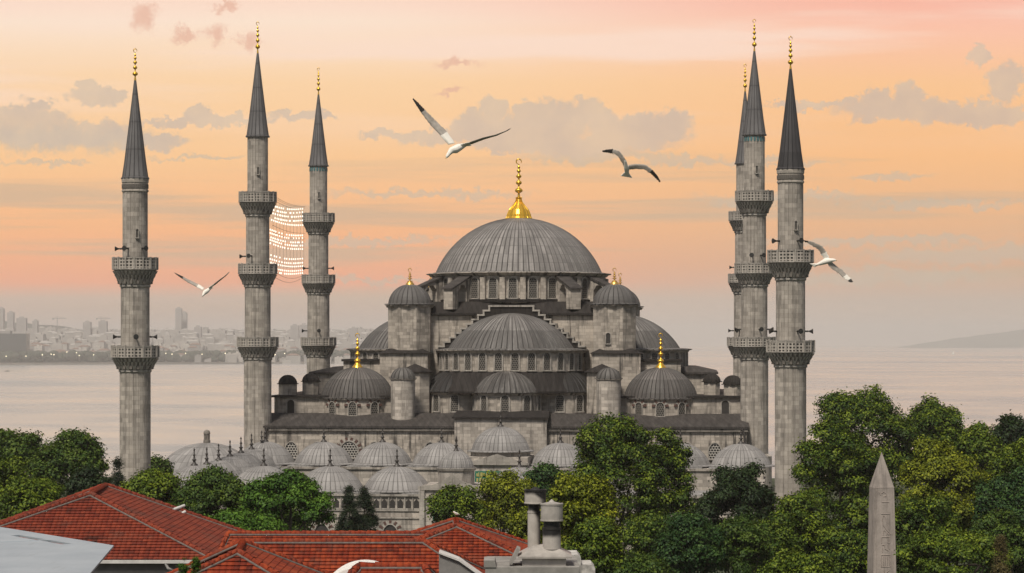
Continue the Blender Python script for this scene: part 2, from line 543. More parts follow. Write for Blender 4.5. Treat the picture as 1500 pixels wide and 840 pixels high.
def cap_profile(Rb, h, n=12, flare=0.35, drop=0.3):
    """spherical cap of base radius Rb and height h with a flared lead skirt at its foot"""
    rs = (Rb * Rb + h * h) / (2 * h)
    t0 = math.asin(min(1, Rb / rs))
    if h > rs:
        t0 = PI - t0
    pr = [(Rb + flare, -drop), (Rb + flare, -drop + 0.10), (Rb + flare * 0.35, 0.0)]
    for i in range(n + 1):
        t = t0 * (1 - i / n)
        r, z = rs * math.sin(t), rs * math.cos(t) - (rs - h)
        pr.append((max(r, 0.02), z + 0.02))
    return pr


def dome_mb(Rb, h, seams, rib=0.05, flare=0.35, drop=0.3, a0=0.0, a1=2 * PI, n=12):
    return MB().lathe(cap_profile(Rb, h, n, flare, drop), a0=a0, a1=a1, seams=seams, rib=rib, smooth=False)


def finial_profile(h, w):
    """stacked gilt balls on a spindle, total height h without the crescent, widest radius w"""
    pr = [(w * 0.42, 0.0), (w * 0.30, 0.10 * h)]
    z = 0.12
    for (zz, ww, hh) in ((0.24, 1.0, 0.085), (0.47, 0.78, 0.07), (0.66, 0.70, 0.06), (0.82, 0.52, 0.05), (0.93, 0.36, 0.035)):
        pr.append((w * 0.22, (zz - hh) * h))
        for t in (-0.75, -0.35, 0.0, 0.35, 0.75):
            pr.append((w * (0.22 + (ww - 0.22) * math.sqrt(1 - t * t)), (zz + t * hh * 0.8) * h))
        pr.append((w * 0.22, (zz + hh) * h))
    pr.append((w * 0.10, h))
    return pr


def crescent(mb, c, r, t, n=14):
    for i in range(n):
        a, b = R(-62 + 304 * i / n) - PI / 2 + R(90 + 28), R(-62 + 304 * (i + 1) / n) - PI / 2 + R(90 + 28)
        k = lambda q: t * (0.35 + 0.65 * math.sin(PI * min(1, max(0, q))))
        mb.tube((c[0] + r * math.cos(a), c[1], c[2] + r * math.sin(a)), (c[0] + r * math.cos(b), c[1], c[2] + r * math.sin(b)), k(i / n), k((i + 1) / n), 6)


def finial_mb(h, w, cres=True, n=12):
    mb = MB().lathe(finial_profile(h, w), n)
    if cres:
        mb.tube((0, 0, h * 0.98), (0, 0, h * 1.03), w * 0.12, None, 6)
        crescent(mb, (0, 0, h * 1.03 + w * 0.62), w * 0.62, w * 0.17)
        mb.tube((0, 0, h * 1.03 + w * 1.1), (0, 0, h * 1.03 + w * 1.75), w * 0.07, w * 0.03, 5)
    return mb


def arch_pts(hw, h, n=10, pointed=0.0):
    """outline of an arched opening, from right foot over the crown to left foot"""
    sp = h - hw * (1 + pointed)
    pts = [(hw, 0.0), (hw, sp)]
    for i in range(1, n):
        a = PI * i / n
        s = math.sin(a)
        pts.append((hw * math.cos(a), sp + hw * (s + pointed * s ** 3)))
    pts += [(-hw, sp), (-hw, 0.0)]
    return pts


def window_mb(w=1.0, h=2.6, fr=0.17, depth=0.14, pointed=0.0, voussoirs=0, pane=1):
    """arched lattice window; local -Y looks out; mats: 0 frame, 1 lattice, 2 red stone"""
    mb = MB()
    a = arch_pts(w / 2, h, 10, pointed)
    b = arch_pts(w / 2 + fr, h + fr, 10, pointed)
    mb.add([(x, -0.025, z) for x, z in a], [list(range(len(a)))[::-1]], mat=pane)
    for i in range(len(a) - 1):
        q = [a[i], a[i + 1], b[i + 1], b[i]]
        mb.hexa([(p[0], -depth, p[1]) for p in q] + [(p[0], 0.15, p[1]) for p in q])
    mb.box(-w / 2 - fr - 0.06, w / 2 + fr + 0.06, -depth - 0.07, 0.1, -0.16, 0.0)
    if voussoirs:
        sp = h - w / 2 * (1 + pointed)
        r0, r1 = w / 2 + fr + 0.03, w / 2 + fr + 0.50
        for i in range(voussoirs):
            t0, t1 = PI * (i + 0.10) / voussoirs, PI * (i + 0.90) / voussoirs
            rr = r1 if i % 2 == 0 else r1 - 0.16
            q = [(r0, t0), (rr, t0), (rr, t1), (r0, t1)]
            q = [(r * math.cos(t), sp + r * math.sin(t)) for r, t in q]
            mb.hexa([(x, -depth * 0.6, z) for x, z in q] + [(x, 0.15, z) for x, z in q], mat=2 if i % 2 == 0 else 0)
    return mb


_win = {}


def put_window(parent, x, y, z, rz, key, name='window'):
    if key not in _win:
        kw = {'drum': dict(w=1.05, h=2.75), 'semi': dict(w=0.92, h=2.25), 'exed': dict(w=0.95, h=2.2, pointed=0.1), 'corner': dict(w=1.0, h=1.75, fr=0.1, pointed=0.1, voussoirs=9),
              'niche': dict(w=0.55, h=1.9), 'facade': dict(w=1.55, h=2.0, fr=0.14, pointed=0.25), 'facade_big': dict(w=2.3, h=2.1, fr=0.16, pointed=0.12, voussoirs=15), 'court': dict(w=1.6, h=2.4, fr=0.12, pointed=0.2, voussoirs=13),
              'door': dict(w=0.95, h=2.3, fr=0.14)}[key]
        me = window_mb(**kw).mesh('window')
        for m in (M['trim'], M['lattice_big'] if key.startswith('fac') else (M['recess'] if key in ('court', 'door') else M['lattice']), M['red_stone']):
            me.materials.append(m)
        _win[key] = me
    return link(name, _win[key], parent, (x, y, z), rz)


def ring_windows(parent, r, z, angs, key):
    for a in angs:
        put_window(parent, r * math.cos(a), r * math.sin(a), z, a + PI / 2, key)


def cornice(mb, r, z, n, a0=0.0, a1=2 * PI, w=0.45, h=0.5, mat=0):
    mb.lathe([(r, z - h), (r + w * 0.35, z - h * 0.8), (r + w * 0.55, z - h * 0.35), (r + w, z - h * 0.2), (r + w, z), (r - 0.2, z + 0.06)], n, a0, a1, smooth=False, mat=mat)


FRONT = -PI / 2
mosque = thing('mosque', 'great grey stone mosque with cascading lead domes standing between six minarets', 'mosque', (0.95, 357, 0), -0.07)


def mpart(mb, name, mats, loc=(0, 0, 0), rz=0.0, parent=None):
    return mb.build(name, mats, parent or mosque, loc, rz)


# main dome on its drum
ZD = 32.2
dome = mpart(dome_mb(11.5, 7.7, 96, 0.11, 0.9, 0.28, n=14), 'main_dome', M['lead_dome'], (0, 0, ZD))
f = MB()
f.lathe([(1.80, -0.15), (1.80, 0.05), (1.66, 0.25), (1.58, 0.6), (1.30, 1.25), (0.80, 1.85), (0.46, 2.3), (0.34, 2.7), (0.38, 2.95), (0.26, 3.0)], seams=18, rib=0.10, smooth=False)
f.lathe([(r, z + 2.8) for r, z in finial_profile(4.7, 0.55)], 14)
crescent(f, (0, 0, 7.95), 0.36, 0.10)
f.tube((0, 0, 7.4), (0, 0, 7.62), 0.08, None, 6)
mpart(f, 'finial', M['gold'], (0, 0, 7.6), 0, dome)

dr = MB()
dr.lathe([(12.05, 26.0), (12.05, 31.95)], 56, smooth=False)
cornice(dr, 12.05, 32.05, 56, w=0.85, h=0.5)
drum = mpart(dr, 'drum', [M['stone_streak']])
wa = [FRONT + R(360 / 28) * (i + 0.0) for i in range(-9, 10)]
ring_windows(drum, 12.06, 28.55, wa, 'drum')
pil = MB().box(-0.31, 0.31, -0.37, 0.37, 28.0, 31.35).mesh('pilaster')
pil.materials.append(M['stone'])
for i in range(-9, 9):
    a = FRONT + R(360 / 28) * (i + 0.5)
    link('pilaster', pil, drum, (12.2 * math.cos(a), 12.2 * math.sin(a), 0), a)
mpart(MB().lathe([(12.55, 27.95), (12.6, 28.35), (12.05, 28.5)], 56, smooth=False), 'drum_skirt', M['lead_dark'], parent=drum)

# sloping lead roof and stone cube that carries the drum
HB = 13.6
rf = MB()
q0 = [(-HB, -HB), (HB, -HB), (HB, HB), (-HB, HB)]
q1 = [(x * 0.86, y * 0.86) for x, y in q0]
rf.hexa([(x * 1.03, y * 1.03, 26.45) for x, y in q0] + [(x, y, 28.05) for x, y in q1])
rf.box(-HB * 1.035, HB * 1.035, -HB * 1.035, HB * 1.035, 26.2, 26.44)
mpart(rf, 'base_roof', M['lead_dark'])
mpart(MB().box(-HB, HB, -HB, HB, 10.0, 26.15), 'base_block', M['stone_streak'])


def stepped_gable():
    """stepped wall over one of the four great arches"""
    w, cp = MB(), MB()
    yb, yf = -HB + 0.4, -HB - 1.3
    hw, zt, st, sh = 2.95, 27.5, 0.76, 0.60
    xs = [(-hw, hw, zt)]
    for i in range(9):
        z = zt - sh * (i + 1)
        for sgn in (-1, 1):
            a, b = hw + st * i, hw + st * (i + 1)
            xs.append((a, b, z) if sgn > 0 else (-b, -a, z))
    for (a, b, z) in xs:
        w.box(a, b, yf, yb, 20.6, z - 0.2)
        cp.box(a - 0.13, b + 0.13, yf - 0.16, yb, z - 0.195, z + 0.03)
        e = b if a >= 0 else a
        if z < zt:
            i_ = a if a >= 0 else b
            cp.box(i_ - 0.11, i_ + 0.11, yf - 0.13, yb, z + 0.035, z + sh - 0.2)
    return w, cp


SD_R, SD_H = 8.45, 4.75
for kq in range(4):
    rz = kq * PI / 2
    w, cp = stepped_gable()
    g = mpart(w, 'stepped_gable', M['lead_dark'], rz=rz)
    mpart(cp, 'coping', M['trim'], parent=g)
    c, s = math.cos(rz), math.sin(rz)
    loc = (HB * s, -HB * c, 0)
    sd_ = mpart(dome_mb(SD_R, SD_H, 36, 0.11, 1.7, 0.22, a0=PI, a1=2 * PI, n=12), 'semidome', M['lead_semi'], (loc[0] * 1.02, loc[1] * 1.02, 21.75), rz)
    d = MB()
    d.lathe([(9.75, 15.5), (9.75, 21.4)], 44, PI, 2 * PI, smooth=False)
    cornice(d, 9.75, 21.55, 44, PI, 2 * PI, w=0.55, h=0.42)
    dd = mpart(d, 'semidome_drum', M['stone'], (loc[0] * 1.005, loc[1] * 1.005, 0), rz)
    ring_windows(dd, 9.76, 18.95, [FRONT + R(12.7) * (i + 0.5) for i in range(-6, 6)], 'semi')
    # dark lead skirt below, with three smaller half-domed apses
    sk = MB().lathe([(11.9, 15.95), (11.9, 16.2), (9.7, 18.75)], 44, PI, 2 * PI, smooth=False)
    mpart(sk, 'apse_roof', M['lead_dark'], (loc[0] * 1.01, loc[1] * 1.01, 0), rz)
    for az in (-58, 0, 58) if kq != 2 else ():
        a = FRONT + R(az)
        dd_ = 8.1 if az == 0 else 7.75
        cx_, cy_ = dd_ * math.cos(a), dd_ * math.sin(a) - HB * 1.01
        X_, Y_ = cx_ * c - cy_ * s, cx_ * s + cy_ * c
        e = MB().lathe([(4.55, 9.0), (4.55, 15.9)], 40, smooth=False)
        cornice(e, 4.55, 16.0, 40, w=0.4, h=0.35)
        eo = mpart(e, 'apse', M['stone_streak'], (X_, Y_, 0), rz)
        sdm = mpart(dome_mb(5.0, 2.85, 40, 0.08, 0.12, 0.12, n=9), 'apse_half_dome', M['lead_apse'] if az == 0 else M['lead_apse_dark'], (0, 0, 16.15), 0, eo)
        if az == 0:
            ring_windows(eo, 4.56, 13.55, [FRONT + R(q) for q in (-37, 0, 37)], 'exed')
            ring_windows(eo, 4.56, 13.75, [FRONT + R(q) for q in (-66, 66)], 'niche')
        else:
            sg = 1 if az > 0 else -1
            ring_windows(eo, 4.56, 13.55, [FRONT + R(q * sg) for q in (4, 38)], 'exed')

# four octagonal weight turrets at the corners of the dome
for (sx, sy) in ((-1, -1), (1, -1), (1, 1), (-1, 1)):
    t = MB()
    t.lathe([(3.05, 9.5), (3.05, 27.35)], 8, phase=R(22.5), smooth=False)
    cornice(t, 3.05, 27.55, 8, w=0.3, h=0.35)
    tt = mpart(t, 'turret', M['stone'], (sx * 13.75, sy * 13.75, 0))
    td = mpart(dome_mb(2.85, 2.6, 24, 0.09, 0.5, 0.12, n=9), 'turret_dome', M['lead_small'], (0, 0, 27.75), 0, tt)
    fm = finial_mb(1.65, 0.36, True)
    fm.lathe([(0.62, -0.2), (0.58, 0.05), (0.35, 0.35), (0.16, 0.5)], 12)
    mpart(fm, 'finial', M['oldgold'], (0, 0, 30.35), 0, tt)
    if sy < 0 and sx > 0:
        put_window(tt, -0.75, -2.83, 22.4, 0, 'door', 'slit_window').scale = (0.6, 1, 0.62)

# flying buttresses between the drum and the turrets
for qd in range(4):
    for az in (-13, 13):
        a = R(45 + 90 * qd + az)
        b = MB()
        # local: x radial
        b.prism([(12.0, 28.0), (13.0, 28.0), (13.1, 29.6), (13.6, 30.3), (14.3, 30.3), (14.8, 29.6), (14.9, 27.0), (16.2, 27.0), (16.2, 29.7), (12.0, 31.5)], -0.75, 0.75, 'y')
        bo = mpart(b, 'flying_buttress', M['stone_streak'], rz=a)
        cpg = MB().hexa([(11.98, -0.95, 31.5), (16.4, -0.95, 29.66), (16.4, 0.95, 29.66), (11.98, 0.95, 31.5), (11.98, -0.95, 31.75), (16.4, -0.95, 29.9), (16.4, 0.95, 29.9), (11.98, 0.95, 31.75)])
        mpart(cpg, 'coping', M['lead_mid'], parent=bo)

# piers between turrets and apses, with lead hoods
for sx in (-1, 1):
    for sy in (-1, 1):
        pb = MB().box(min(sx * 10.9, sx * 17.3), max(sx * 10.9, sx * 17.3), min(sy * 13.0, sy * 18.0), max(sy * 13.0, sy * 18.0), 9.0, 21.1)
        pp = mpart(pb, 'pier', M['stone_streak'])
        h = MB().hexa([(sx * 14.1 - 3.5, sy * 15.5 - 2.8, 21.102), (sx * 14.1 + 3.5, sy * 15.5 - 2.8, 21.102), (sx * 14.1 + 3.5, sy * 15.5 + 2.8, 21.102), (sx * 14.1 - 3.5, sy * 15.5 + 2.8, 21.102),
                       (sx * 14.1 - 2.2, sy * 14.6 - 1.0, 21.75), (sx * 14.1 + 2.2, sy * 14.6 - 1.0, 21.75), (sx * 14.1 + 2.2, sy * 14.6 + 1.0, 21.75), (sx * 14.1 - 2.2, sy * 14.6 + 1.0, 21.75)])
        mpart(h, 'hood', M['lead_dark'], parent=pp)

# round stair turrets in front of the apses, smaller ones behind them
for sx in (-1, 1):
    t = MB().lathe([(1.62, 9.0), (1.62, 12.6), (1.58, 12.9), (1.58, 17.7)], 26, smooth=True)
    cornice(t, 1.58, 17.85, 26, w=0.16, h=0.2)
    tt = mpart(t, 'stair_turret', M['stone_court'], (sx * 13.35, -25.6, 0))
    mpart(dome_mb(1.5, 1.35, 14, 0.13, 0.24, 0.05, n=7), 'cap', M['lead_cap'], (0, 0, 17.95), 0, tt)
    t2 = MB().lathe([(2.1, 9.0), (2.1, 18.6)], 8, phase=R(22.5), smooth=False)
    tt2 = mpart(t2, 'buttress_turret', M['stone_streak'], (sx * 12.3, -20.6, 0))
    mpart(MB().lathe([(2.45, 18.6), (2.45, 18.75), (0.05, 19.75)], 8, phase=R(22.5), smooth=False), 'cap', M['lead_dark'], (0, 0, 0), 0, tt2)

# corner domes
for (sx, sy) in ((-1, -1), (1, -1), (1, 1), (-1, 1)):
    d = MB().lathe([(4.95, 11.0), (4.95, 14.95)], 40, smooth=False)
    cornice(d, 4.85, 15.2, 32, w=0.4, h=0.3)
    dd = mpart(d, 'corner_drum', M['stone'], (sx * 20.0, sy * 20.2, 0))
    cd = mpart(dome_mb(4.75, 3.95, 48, 0.11, 0.55, 0.1, n=10), 'corner_dome', M['lead_corner'], (0, 0, 15.35), 0, dd)
    fm = finial_mb(3.9, 0.42, True)
    fm.lathe([(0.80, -0.2), (0.72, 0.1), (0.42, 0.45), (0.24, 0.75)], 12)
    mpart(fm, 'finial', M['gold'], (0, 0, 19.2), 0, dd)
    if sy < 0:
        ring_windows(dd, 4.96, 13.05, [FRONT + R(33.5) * q for q in (-2, -1, 0, 1, 2)], 'corner')

# side galleries in three tiers
HW = 31.0
lo = MB().box(-HW, HW, -29.3, 27.5, 0, 11.6)
body = mpart(lo, 'prayer_hall_wall', M['stone_streak'])
rr = MB()
rr.hexa([(-HW - 0.3, -29.75, 11.602), (HW + 0.3, -29.75, 11.602), (HW + 0.3, -23.5, 11.602), (-HW - 0.3, -23.5, 11.602), (-HW - 0.3, -29.75, 11.85), (HW + 0.3, -29.75, 11.85), (HW + 0.3, -24.0, 13.35), (-HW - 0.3, -24.0, 13.35)])
rr.box(-HW - 0.3, HW + 0.3, -23.49, 27.8, 11.602, 12.6)
mpart(rr, 'gallery_roof', M['lead_mid'])
mpart(MB().box(-HW - 0.18, HW + 0.18, -29.62, -29.32, 11.2, 11.6), 'string_course', M['trim_dark'], parent=body)
for sx in (-1, 1):
    xa, xb = sorted((sx * 14.0, sx * 30.6))
    b = mpart(MB().box(xa, xb, -23.2, 24, 12.0, 15.35), 'gallery_wall', M['stone'])
    xa2, xb2 = sorted((sx * 14.0, sx * 31.0))
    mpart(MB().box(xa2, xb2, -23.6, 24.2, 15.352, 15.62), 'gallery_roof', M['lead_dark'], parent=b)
    put_window(b, sx * 28.4, -23.2, 12.75, 0, 'door', 'doorway')
    xa, xb = sorted((sx * 14.0, sx * 27.2))
    b = mpart(MB().box(xa, xb, -12.5, 14, 15.62, 18.3), 'upper_wall', M['stone'])
    xa2, xb2 = sorted((sx * 14.0, sx * 27.6))
    rf2 = MB().box(xa2, xb2, -12.95, 14.4, 18.302, 18.55)
    xa3, xb3 = sorted((sx * 14.0, sx * 24.6))
    rf2.hexa([(xa2, -12.9, 18.552), (xb2, -12.9, 18.552), (xb2, 14.3, 18.552), (xa2, 14.3, 18.552), (xa3, -10, 19.25), (xb3, -10, 19.25), (xb3, 11, 19.25), (xa3, 11, 19.25)])
    mpart(rf2, 'upper_roof', M['lead_mid'], parent=b)
    xa, xb = sorted((sx * 15.0, sx * 22.6))
    b3 = mpart(MB().box(xa, xb, -14.8, -8, 15.62, 20.0), 'buttress_block', M['stone_streak'])
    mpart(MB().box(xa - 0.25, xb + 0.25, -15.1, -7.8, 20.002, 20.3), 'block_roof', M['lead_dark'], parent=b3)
    # small octagonal lantern domes on the gallery roof
    for (lx, ly, lr, lz) in ((26.7, -17.0, 1.15, 17.3), (29.4, -19.5, 1.25, 17.0)):
        l = mpart(MB().lathe([(lr, 15.62), (lr, lz)], 8, phase=R(22.5), smooth=False), 'lantern', M['stone_streak'], (sx * lx, ly, 0))
        mpart(dome_mb(lr, lr * 0.95, 12, 0.05, 0.18, 0.04, n=6), 'lantern_dome', M['lead_dark'], (0, 0, lz + 0.06), 0, l)

# raised centre of the facade over the portico
cb = mpart(MB().box(-5.9, 5.9, -30.3, -24.5, 0.5, 12.85), 'portal_wall', M['stone_court'], (-0.3, 0, 0))
mpart(MB().hexa([(-6.2, -30.65, 12.852), (6.2, -30.65, 12.852), (6.2, -24, 12.852), (-6.2, -24, 12.852), (-6.2, -30.65, 13.05), (6.2, -30.65, 13.05), (6.0, -25.5, 13.75), (-6.0, -25.5, 13.75)]), 'portal_roof', M['lead_dark'], (0, 0, 0), 0, cb)
for (x, key) in ((-27.4, 'facade'), (-24.0, 'facade'), (-19.9, 'facade_big'), (-16.6, 'facade'), (-9.4, 'facade'), (9.4, 'facade'), (16.6, 'facade'), (19.9, 'facade_big'), (23.5, 'facade'), (27.0, 'facade')):
    put_window(body, x, -29.3, 7.75, 0, key)
# rain pipes at the corners
for sx in (-1, 1):
    pp = MB().path([(sx * 30.4, -29.7, 11.7), (sx * 30.75, -29.75, 10.8), (sx * 30.75, -29.75, 6.5)], 0.14, 8)
    mpart(pp, 'rain_pipe', M['bronze'])

# ------------------------------------------------------------------ minarets


def balcony_mb(z0, z1, z2, ri, ro, n=16):
    """muqarnas corbelling z0..z1 and balcony floor; parapet comes apart"""
    mb = MB()
    h = z1 - z0
    mb.lathe([(ri, z0 - 0.35), (ri + 0.12, z0 - 0.25), (ri + 0.12, z0 - 0.05), (ri + 0.02, z0), (ri + (ro - ri) * 0.10, z0 + h * 0.02), (ri + (ro - ri) * 0.22, z0 + h * 0.34), (ri + (ro - ri) * 0.5, z0 + h * 0.64), (ri + (ro - ri) * 0.75, z0 + h * 0.86), (ro, z1 - 0.12), (ro + 0.1, z1 - 0.1), (ro + 0.1, z1), (ri, z1 + 0.02)], 32, smooth=False)
    tiers = ((0.0, 0.30, 0.10, 0.36), (0.30, 0.60, 0.34, 0.64), (0.60, 0.86, 0.62, 0.90))
    for j, (fa, fb, ra, rb) in enumerate(tiers):
        m_ = n * (1 if j == 0 else 2)
        for i in range(m_):
            a = 2 * PI * (i + 0.5 * (j % 2)) / m_
            r0, r1 = ri + (ro - ri) * ra, ri + (ro - ri) * rb
            wd = 2 * PI * r1 / m_ * 0.56
            za, zb = z0 + h * fa, z0 + h * fb
            ca, sa = math.cos(a), math.sin(a)
            tr = lambda r, t, z: (r * ca - t * sa, r * sa + t * ca, z)
            mb.hexa([tr(r0 - 0.15, -wd * .3, za), tr(r0 + 0.10, -wd * .3, za), tr(r0 + 0.10, wd * .3, za), tr(r0 - 0.15, wd * .3, za),
                     tr(r0 - 0.15, -wd * .5, zb), tr(r1 + 0.14, -wd * .5, zb), tr(r1 + 0.14, wd * .5, zb), tr(r0 - 0.15, wd * .5, zb)])
    for i in range(n):                           # dark blocks: painted shade of the niches between the corbels
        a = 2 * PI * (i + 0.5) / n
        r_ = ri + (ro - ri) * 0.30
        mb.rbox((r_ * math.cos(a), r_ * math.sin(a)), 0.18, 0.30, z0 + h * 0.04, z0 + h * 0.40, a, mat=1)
    return mb


def parapet_mb(z1, z2, ro, n=16):
    mb = MB()
    mb.lathe([(ro, z1), (ro, z2 - 0.14)], n, smooth=False, mat=1)
    mb.lathe([(ro - 0.11, z2 - 0.14), (ro - 0.11, z1)], n, smooth=False, mat=2)  # dark lining, painted shade behind the pierced slab
    mb.lathe([(ro - 0.14, z2 - 0.14), (ro + 0.05, z2 - 0.14), (ro + 0.06, z2), (ro - 0.14, z2), (ro - 0.14, z2 - 0.14)], n, smooth=False)
    for i in range(n):
        a = 2 * PI * i / n
        mb.rbox(((ro - 0.03) * math.cos(a), (ro - 0.03) * math.sin(a)), 0.24, 0.15, z1, z2 + 0.06, a)
    return mb


def horn(mb, p, d, l=0.75):
    """horn loudspeaker on a bracket"""
    p, d = Vector(p), Vector(d).normalized()
    mb.tube(p, p + d * (l * 0.45), 0.09, 0.10, 8)
    mb.tube(p + d * (l * 0.45), p + d * (l * 0.72), 0.06, 0.14, 10)
    mb.tube(p + d * (l * 0.72), p + d * l, 0.14, 0.30, 12)


def minaret(name, label, loc, spec, rz=0.0, cone='lead_cone', band=None):
    root = thing(name, label, 'minaret', loc, rz, 'minarets around the mosque')
    sh = MB()
    nf = 20
    prof = [(spec['r'][0] + 0.45, 0), (spec['r'][0] + 0.45, spec['foot']), (spec['r'][0], spec['foot'] + 0.3)]
    bal = spec['bal']
    for i, (z0, z1, z2) in enumerate(bal):
        prof += [(spec['r'][i], z0), (spec['r'][i + 1], z0 + 0.1)]
    prof.append((spec['r'][-1], spec['cone0'] - 0.1))
    pts = []
    for r, z in prof:
        pts.append((r, z))
    sh.lathe(pts, seams=nf, rib=-0.055, smooth=False)
    if band == 'carved':
        zt = spec['cone0']
        sh.lathe([(spec['r'][-1], zt - 1.6), (spec['r'][-1] + 0.10, zt - 1.5), (spec['r'][-1] + 0.10, zt - 1.35), (spec['r'][-1] + 0.03, zt - 1.3), (spec['r'][-1] + 0.03, zt - 0.55), (spec['r'][-1] + 0.10, zt - 0.5), (spec['r'][-1] + 0.12, zt - 0.1)], nf, smooth=False)
        for i in range(nf * 2):
            a = 2 * PI * i / (nf * 2)
            sh.rbox(((spec['r'][-1] + 0.04) * math.cos(a), (spec['r'][-1] + 0.04) * math.sin(a)), 0.10, 0.22, zt - 1.15, zt - 0.7, a, mat=1)
    so = sh.build('shaft', [M['stone_min'], M['trim_dark']], root)
    rng = random.Random(name + label)
    for _ in range(1):
        z = bal[-1][2] + 2.2
        put_window(so, 0.3, -spec['r'][-1] * 0.985, z, 0, 'niche', 'slit_window').scale = (0.45, 1, 0.5)
    if band == 'tile':
        tb = MB()
        for i in range(nf):
            a = 2 * PI * i / nf
            tb.rbox(((spec['r'][-1] + 0.0) * math.cos(a), (spec['r'][-1]) * math.sin(a)), 0.10, 0.24, spec['cone0'] - 0.85, spec['cone0'] - 0.3, a)
        tb.build('tile_band', M['tile_teal'], so)
    for i, (z0, z1, z2) in enumerate(bal):
        ri, ro = spec['r'][i], spec['ro'][i]
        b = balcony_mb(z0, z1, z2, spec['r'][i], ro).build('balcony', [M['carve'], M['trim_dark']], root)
        parapet_mb(z1, z2, ro + 0.02).build('parapet', [M['trim'], M['fret'], M['recess']], b)
        for a in spec['horns'][i]:
            hm = MB()
            rr_ = spec['r'][i + 1]
            d = Vector((math.cos(a), math.sin(a), 0))
            horn(hm, d * (rr_ - 0.1) + Vector((0, 0, z2 + 1.0)), d, 0.95)
            hm.build('loudspeaker', M['black'], b)
    cz, ct, cr = spec['cone0'], spec['cone1'], spec['cr']
    c = MB()
    c.lathe([(cr - 0.25, -0.12), (cr + 0.10, -0.12), (cr + 0.12, 0.02), (cr, 0.14), (cr * 0.82, (ct - cz) * 0.17), (cr * 0.43, (ct - cz) * 0.58), (0.10, ct - cz)], seams=16, rib=0.05, smooth=False)
    c.build('cone_roof', M[cone], root, (0, 0, cz))
    finial_mb(spec['tip'] - ct - 0.55, 0.31, True, 10).build('finial', M['gold'], root, (0, 0, ct - 0.15))
    return root


hL, hR, hF = [PI, R(-125), R(-60)], [0, R(-60), R(-120)], [PI, R(-65)]
A = dict(r=[1.78, 1.67, 1.50, 1.33], ro=[2.62, 2.46, 2.38], bal=[(20.6, 22.1, 23.25), (30.0, 31.5, 32.7), (39.1, 40.75, 42.0)], cone0=49.2, cone1=60.1, cr=1.42, tip=64.2, foot=8.0)
B = dict(r=[1.72, 1.60, 1.40], ro=[2.60, 2.48], bal=[(19.9, 21.35, 22.55), (29.4, 31.15, 32.4)], cone0=41.3, cone1=52.4, cr=1.42, tip=56.0, foot=2.0)


def at(px, D, z=0.0):
    return ((px - CX) * D / FPX, D, z)


minaret('minaret', 'leftmost minaret with two balconies, standing alone over the trees', at(198, 286.5, -0.3), dict(B, horns=[[PI, R(-85), 0], [PI, R(-120), R(-55)]]), 0.1, band='carved')
minaret('minaret', 'rightmost minaret, with two balconies and a smooth dark cone, beside a gull', at(1158, 280, 0.3), dict(B, horns=[[R(190), R(-75), R(-10)], [R(200), R(-70)]]), 0.1, 'lead_cone_dark', 'carved')
mf1 = minaret('minaret', 'tall three balcony minaret at the left front corner, light strings tied to its balcony', at(377.5, 331, 0), dict(A, horns=[[], [PI, R(-110)], []]), -0.07)
mf2 = minaret('minaret', 'tall three balcony minaret at the right front corner of the hall', at(1105, 328.5, 0), dict(A, horns=[[R(-20), R(-70), PI], [R(-60), R(-100)], []]), -0.07, band='tile')
mb1 = minaret('minaret', 'farther three balcony minaret at the left rear, right of the hanging lights', at(466.5, 387, 0), dict(A, horns=[[PI, R(-80)], [PI, 0], []]), -0.07, band='tile')
mb2 = minaret('minaret', 'farther three balcony minaret mostly hidden behind the tall right front minaret', at(1091.5, 382, 0), dict(A, horns=[[PI, R(-120)], [PI], []]), -0.07)

# ------------------------------------------------------------------ strings of lights between the two left minarets
fest = thing('light_festoon', 'strings of glowing white bulbs hung between the two left minarets', 'festoon lights', (0, 0, 0))
pA, pB = Vector(at(377.5, 331)), Vector(at(466.5, 387))


def fp(t, py):
    q = pA.lerp(pB, t)
    return Vector((q.x, q.y, CAMZ + (HZ - py) * q.y / FPX))


def tpx(px):
    """parameter along the line between the minarets of the point seen in column px"""
    m = (px - CX) / FPX
    return (m * pA.y - pA.x) / ((pB.x - pA.x) - m * (pB.y - pA.y))


wm = MB()
for (ya, yb, sag) in ((286, 303, 7), (289, 304, 7), (292, 306, 8), (330, 342, 6), (340, 350, 6), (385, 392, 6), (396, 403, 14), (404, 405, 16)):
    pts = []
    for i in range(13):
        px = 399 + (447 - 399) * i / 12
        pts.append(fp(tpx(px), ya + (yb - ya) * i / 12 + sag * math.sin(PI * i / 12) * 0.6))
    wm.path(pts, 0.024, 4)
for px in range(400, 446, 5):
    wm.tube(fp(tpx(px), 296 + (px - 400) * 0.27), fp(tpx(px), 396 + (px - 400) * 0.1), 0.02, None, 4)
wm.build('wires', M['wire'], fest)
bm_, k_ = newmat('bulb_glow')
em = k_.n('ShaderNodeEmission', None, Color=(1.0, 0.89, 0.74, 1), Strength=1.7)
k_.t.links.new(em.outputs[0], k_.n('ShaderNodeOutputMaterial').inputs['Surface'])
bl = MB().lathe([(0.02, -0.13), (0.07, -0.07), (0.092, 0.0), (0.07, 0.07), (0.02, 0.13)], 8)
bulb_me = bl.mesh('bulb')
bulb_me.materials.append(bm_)
rows = []          # (x runs) read off the photograph: (row y left, y right, runs)
rows += [(301, 306, [(401, 404), (406, 415), (421, 443)]), (307, 311, [(401, 406), (408, 419), (425, 426), (430, 435), (439, 443)]), (312, 317, [(400, 410), (411, 419), (422, 427), (428, 443)]), (318, 323, [(403, 411), (412, 420), (424, 425), (430, 432), (435, 443)]), (322, 330, [(398, 404), (406, 415), (418, 443)])]
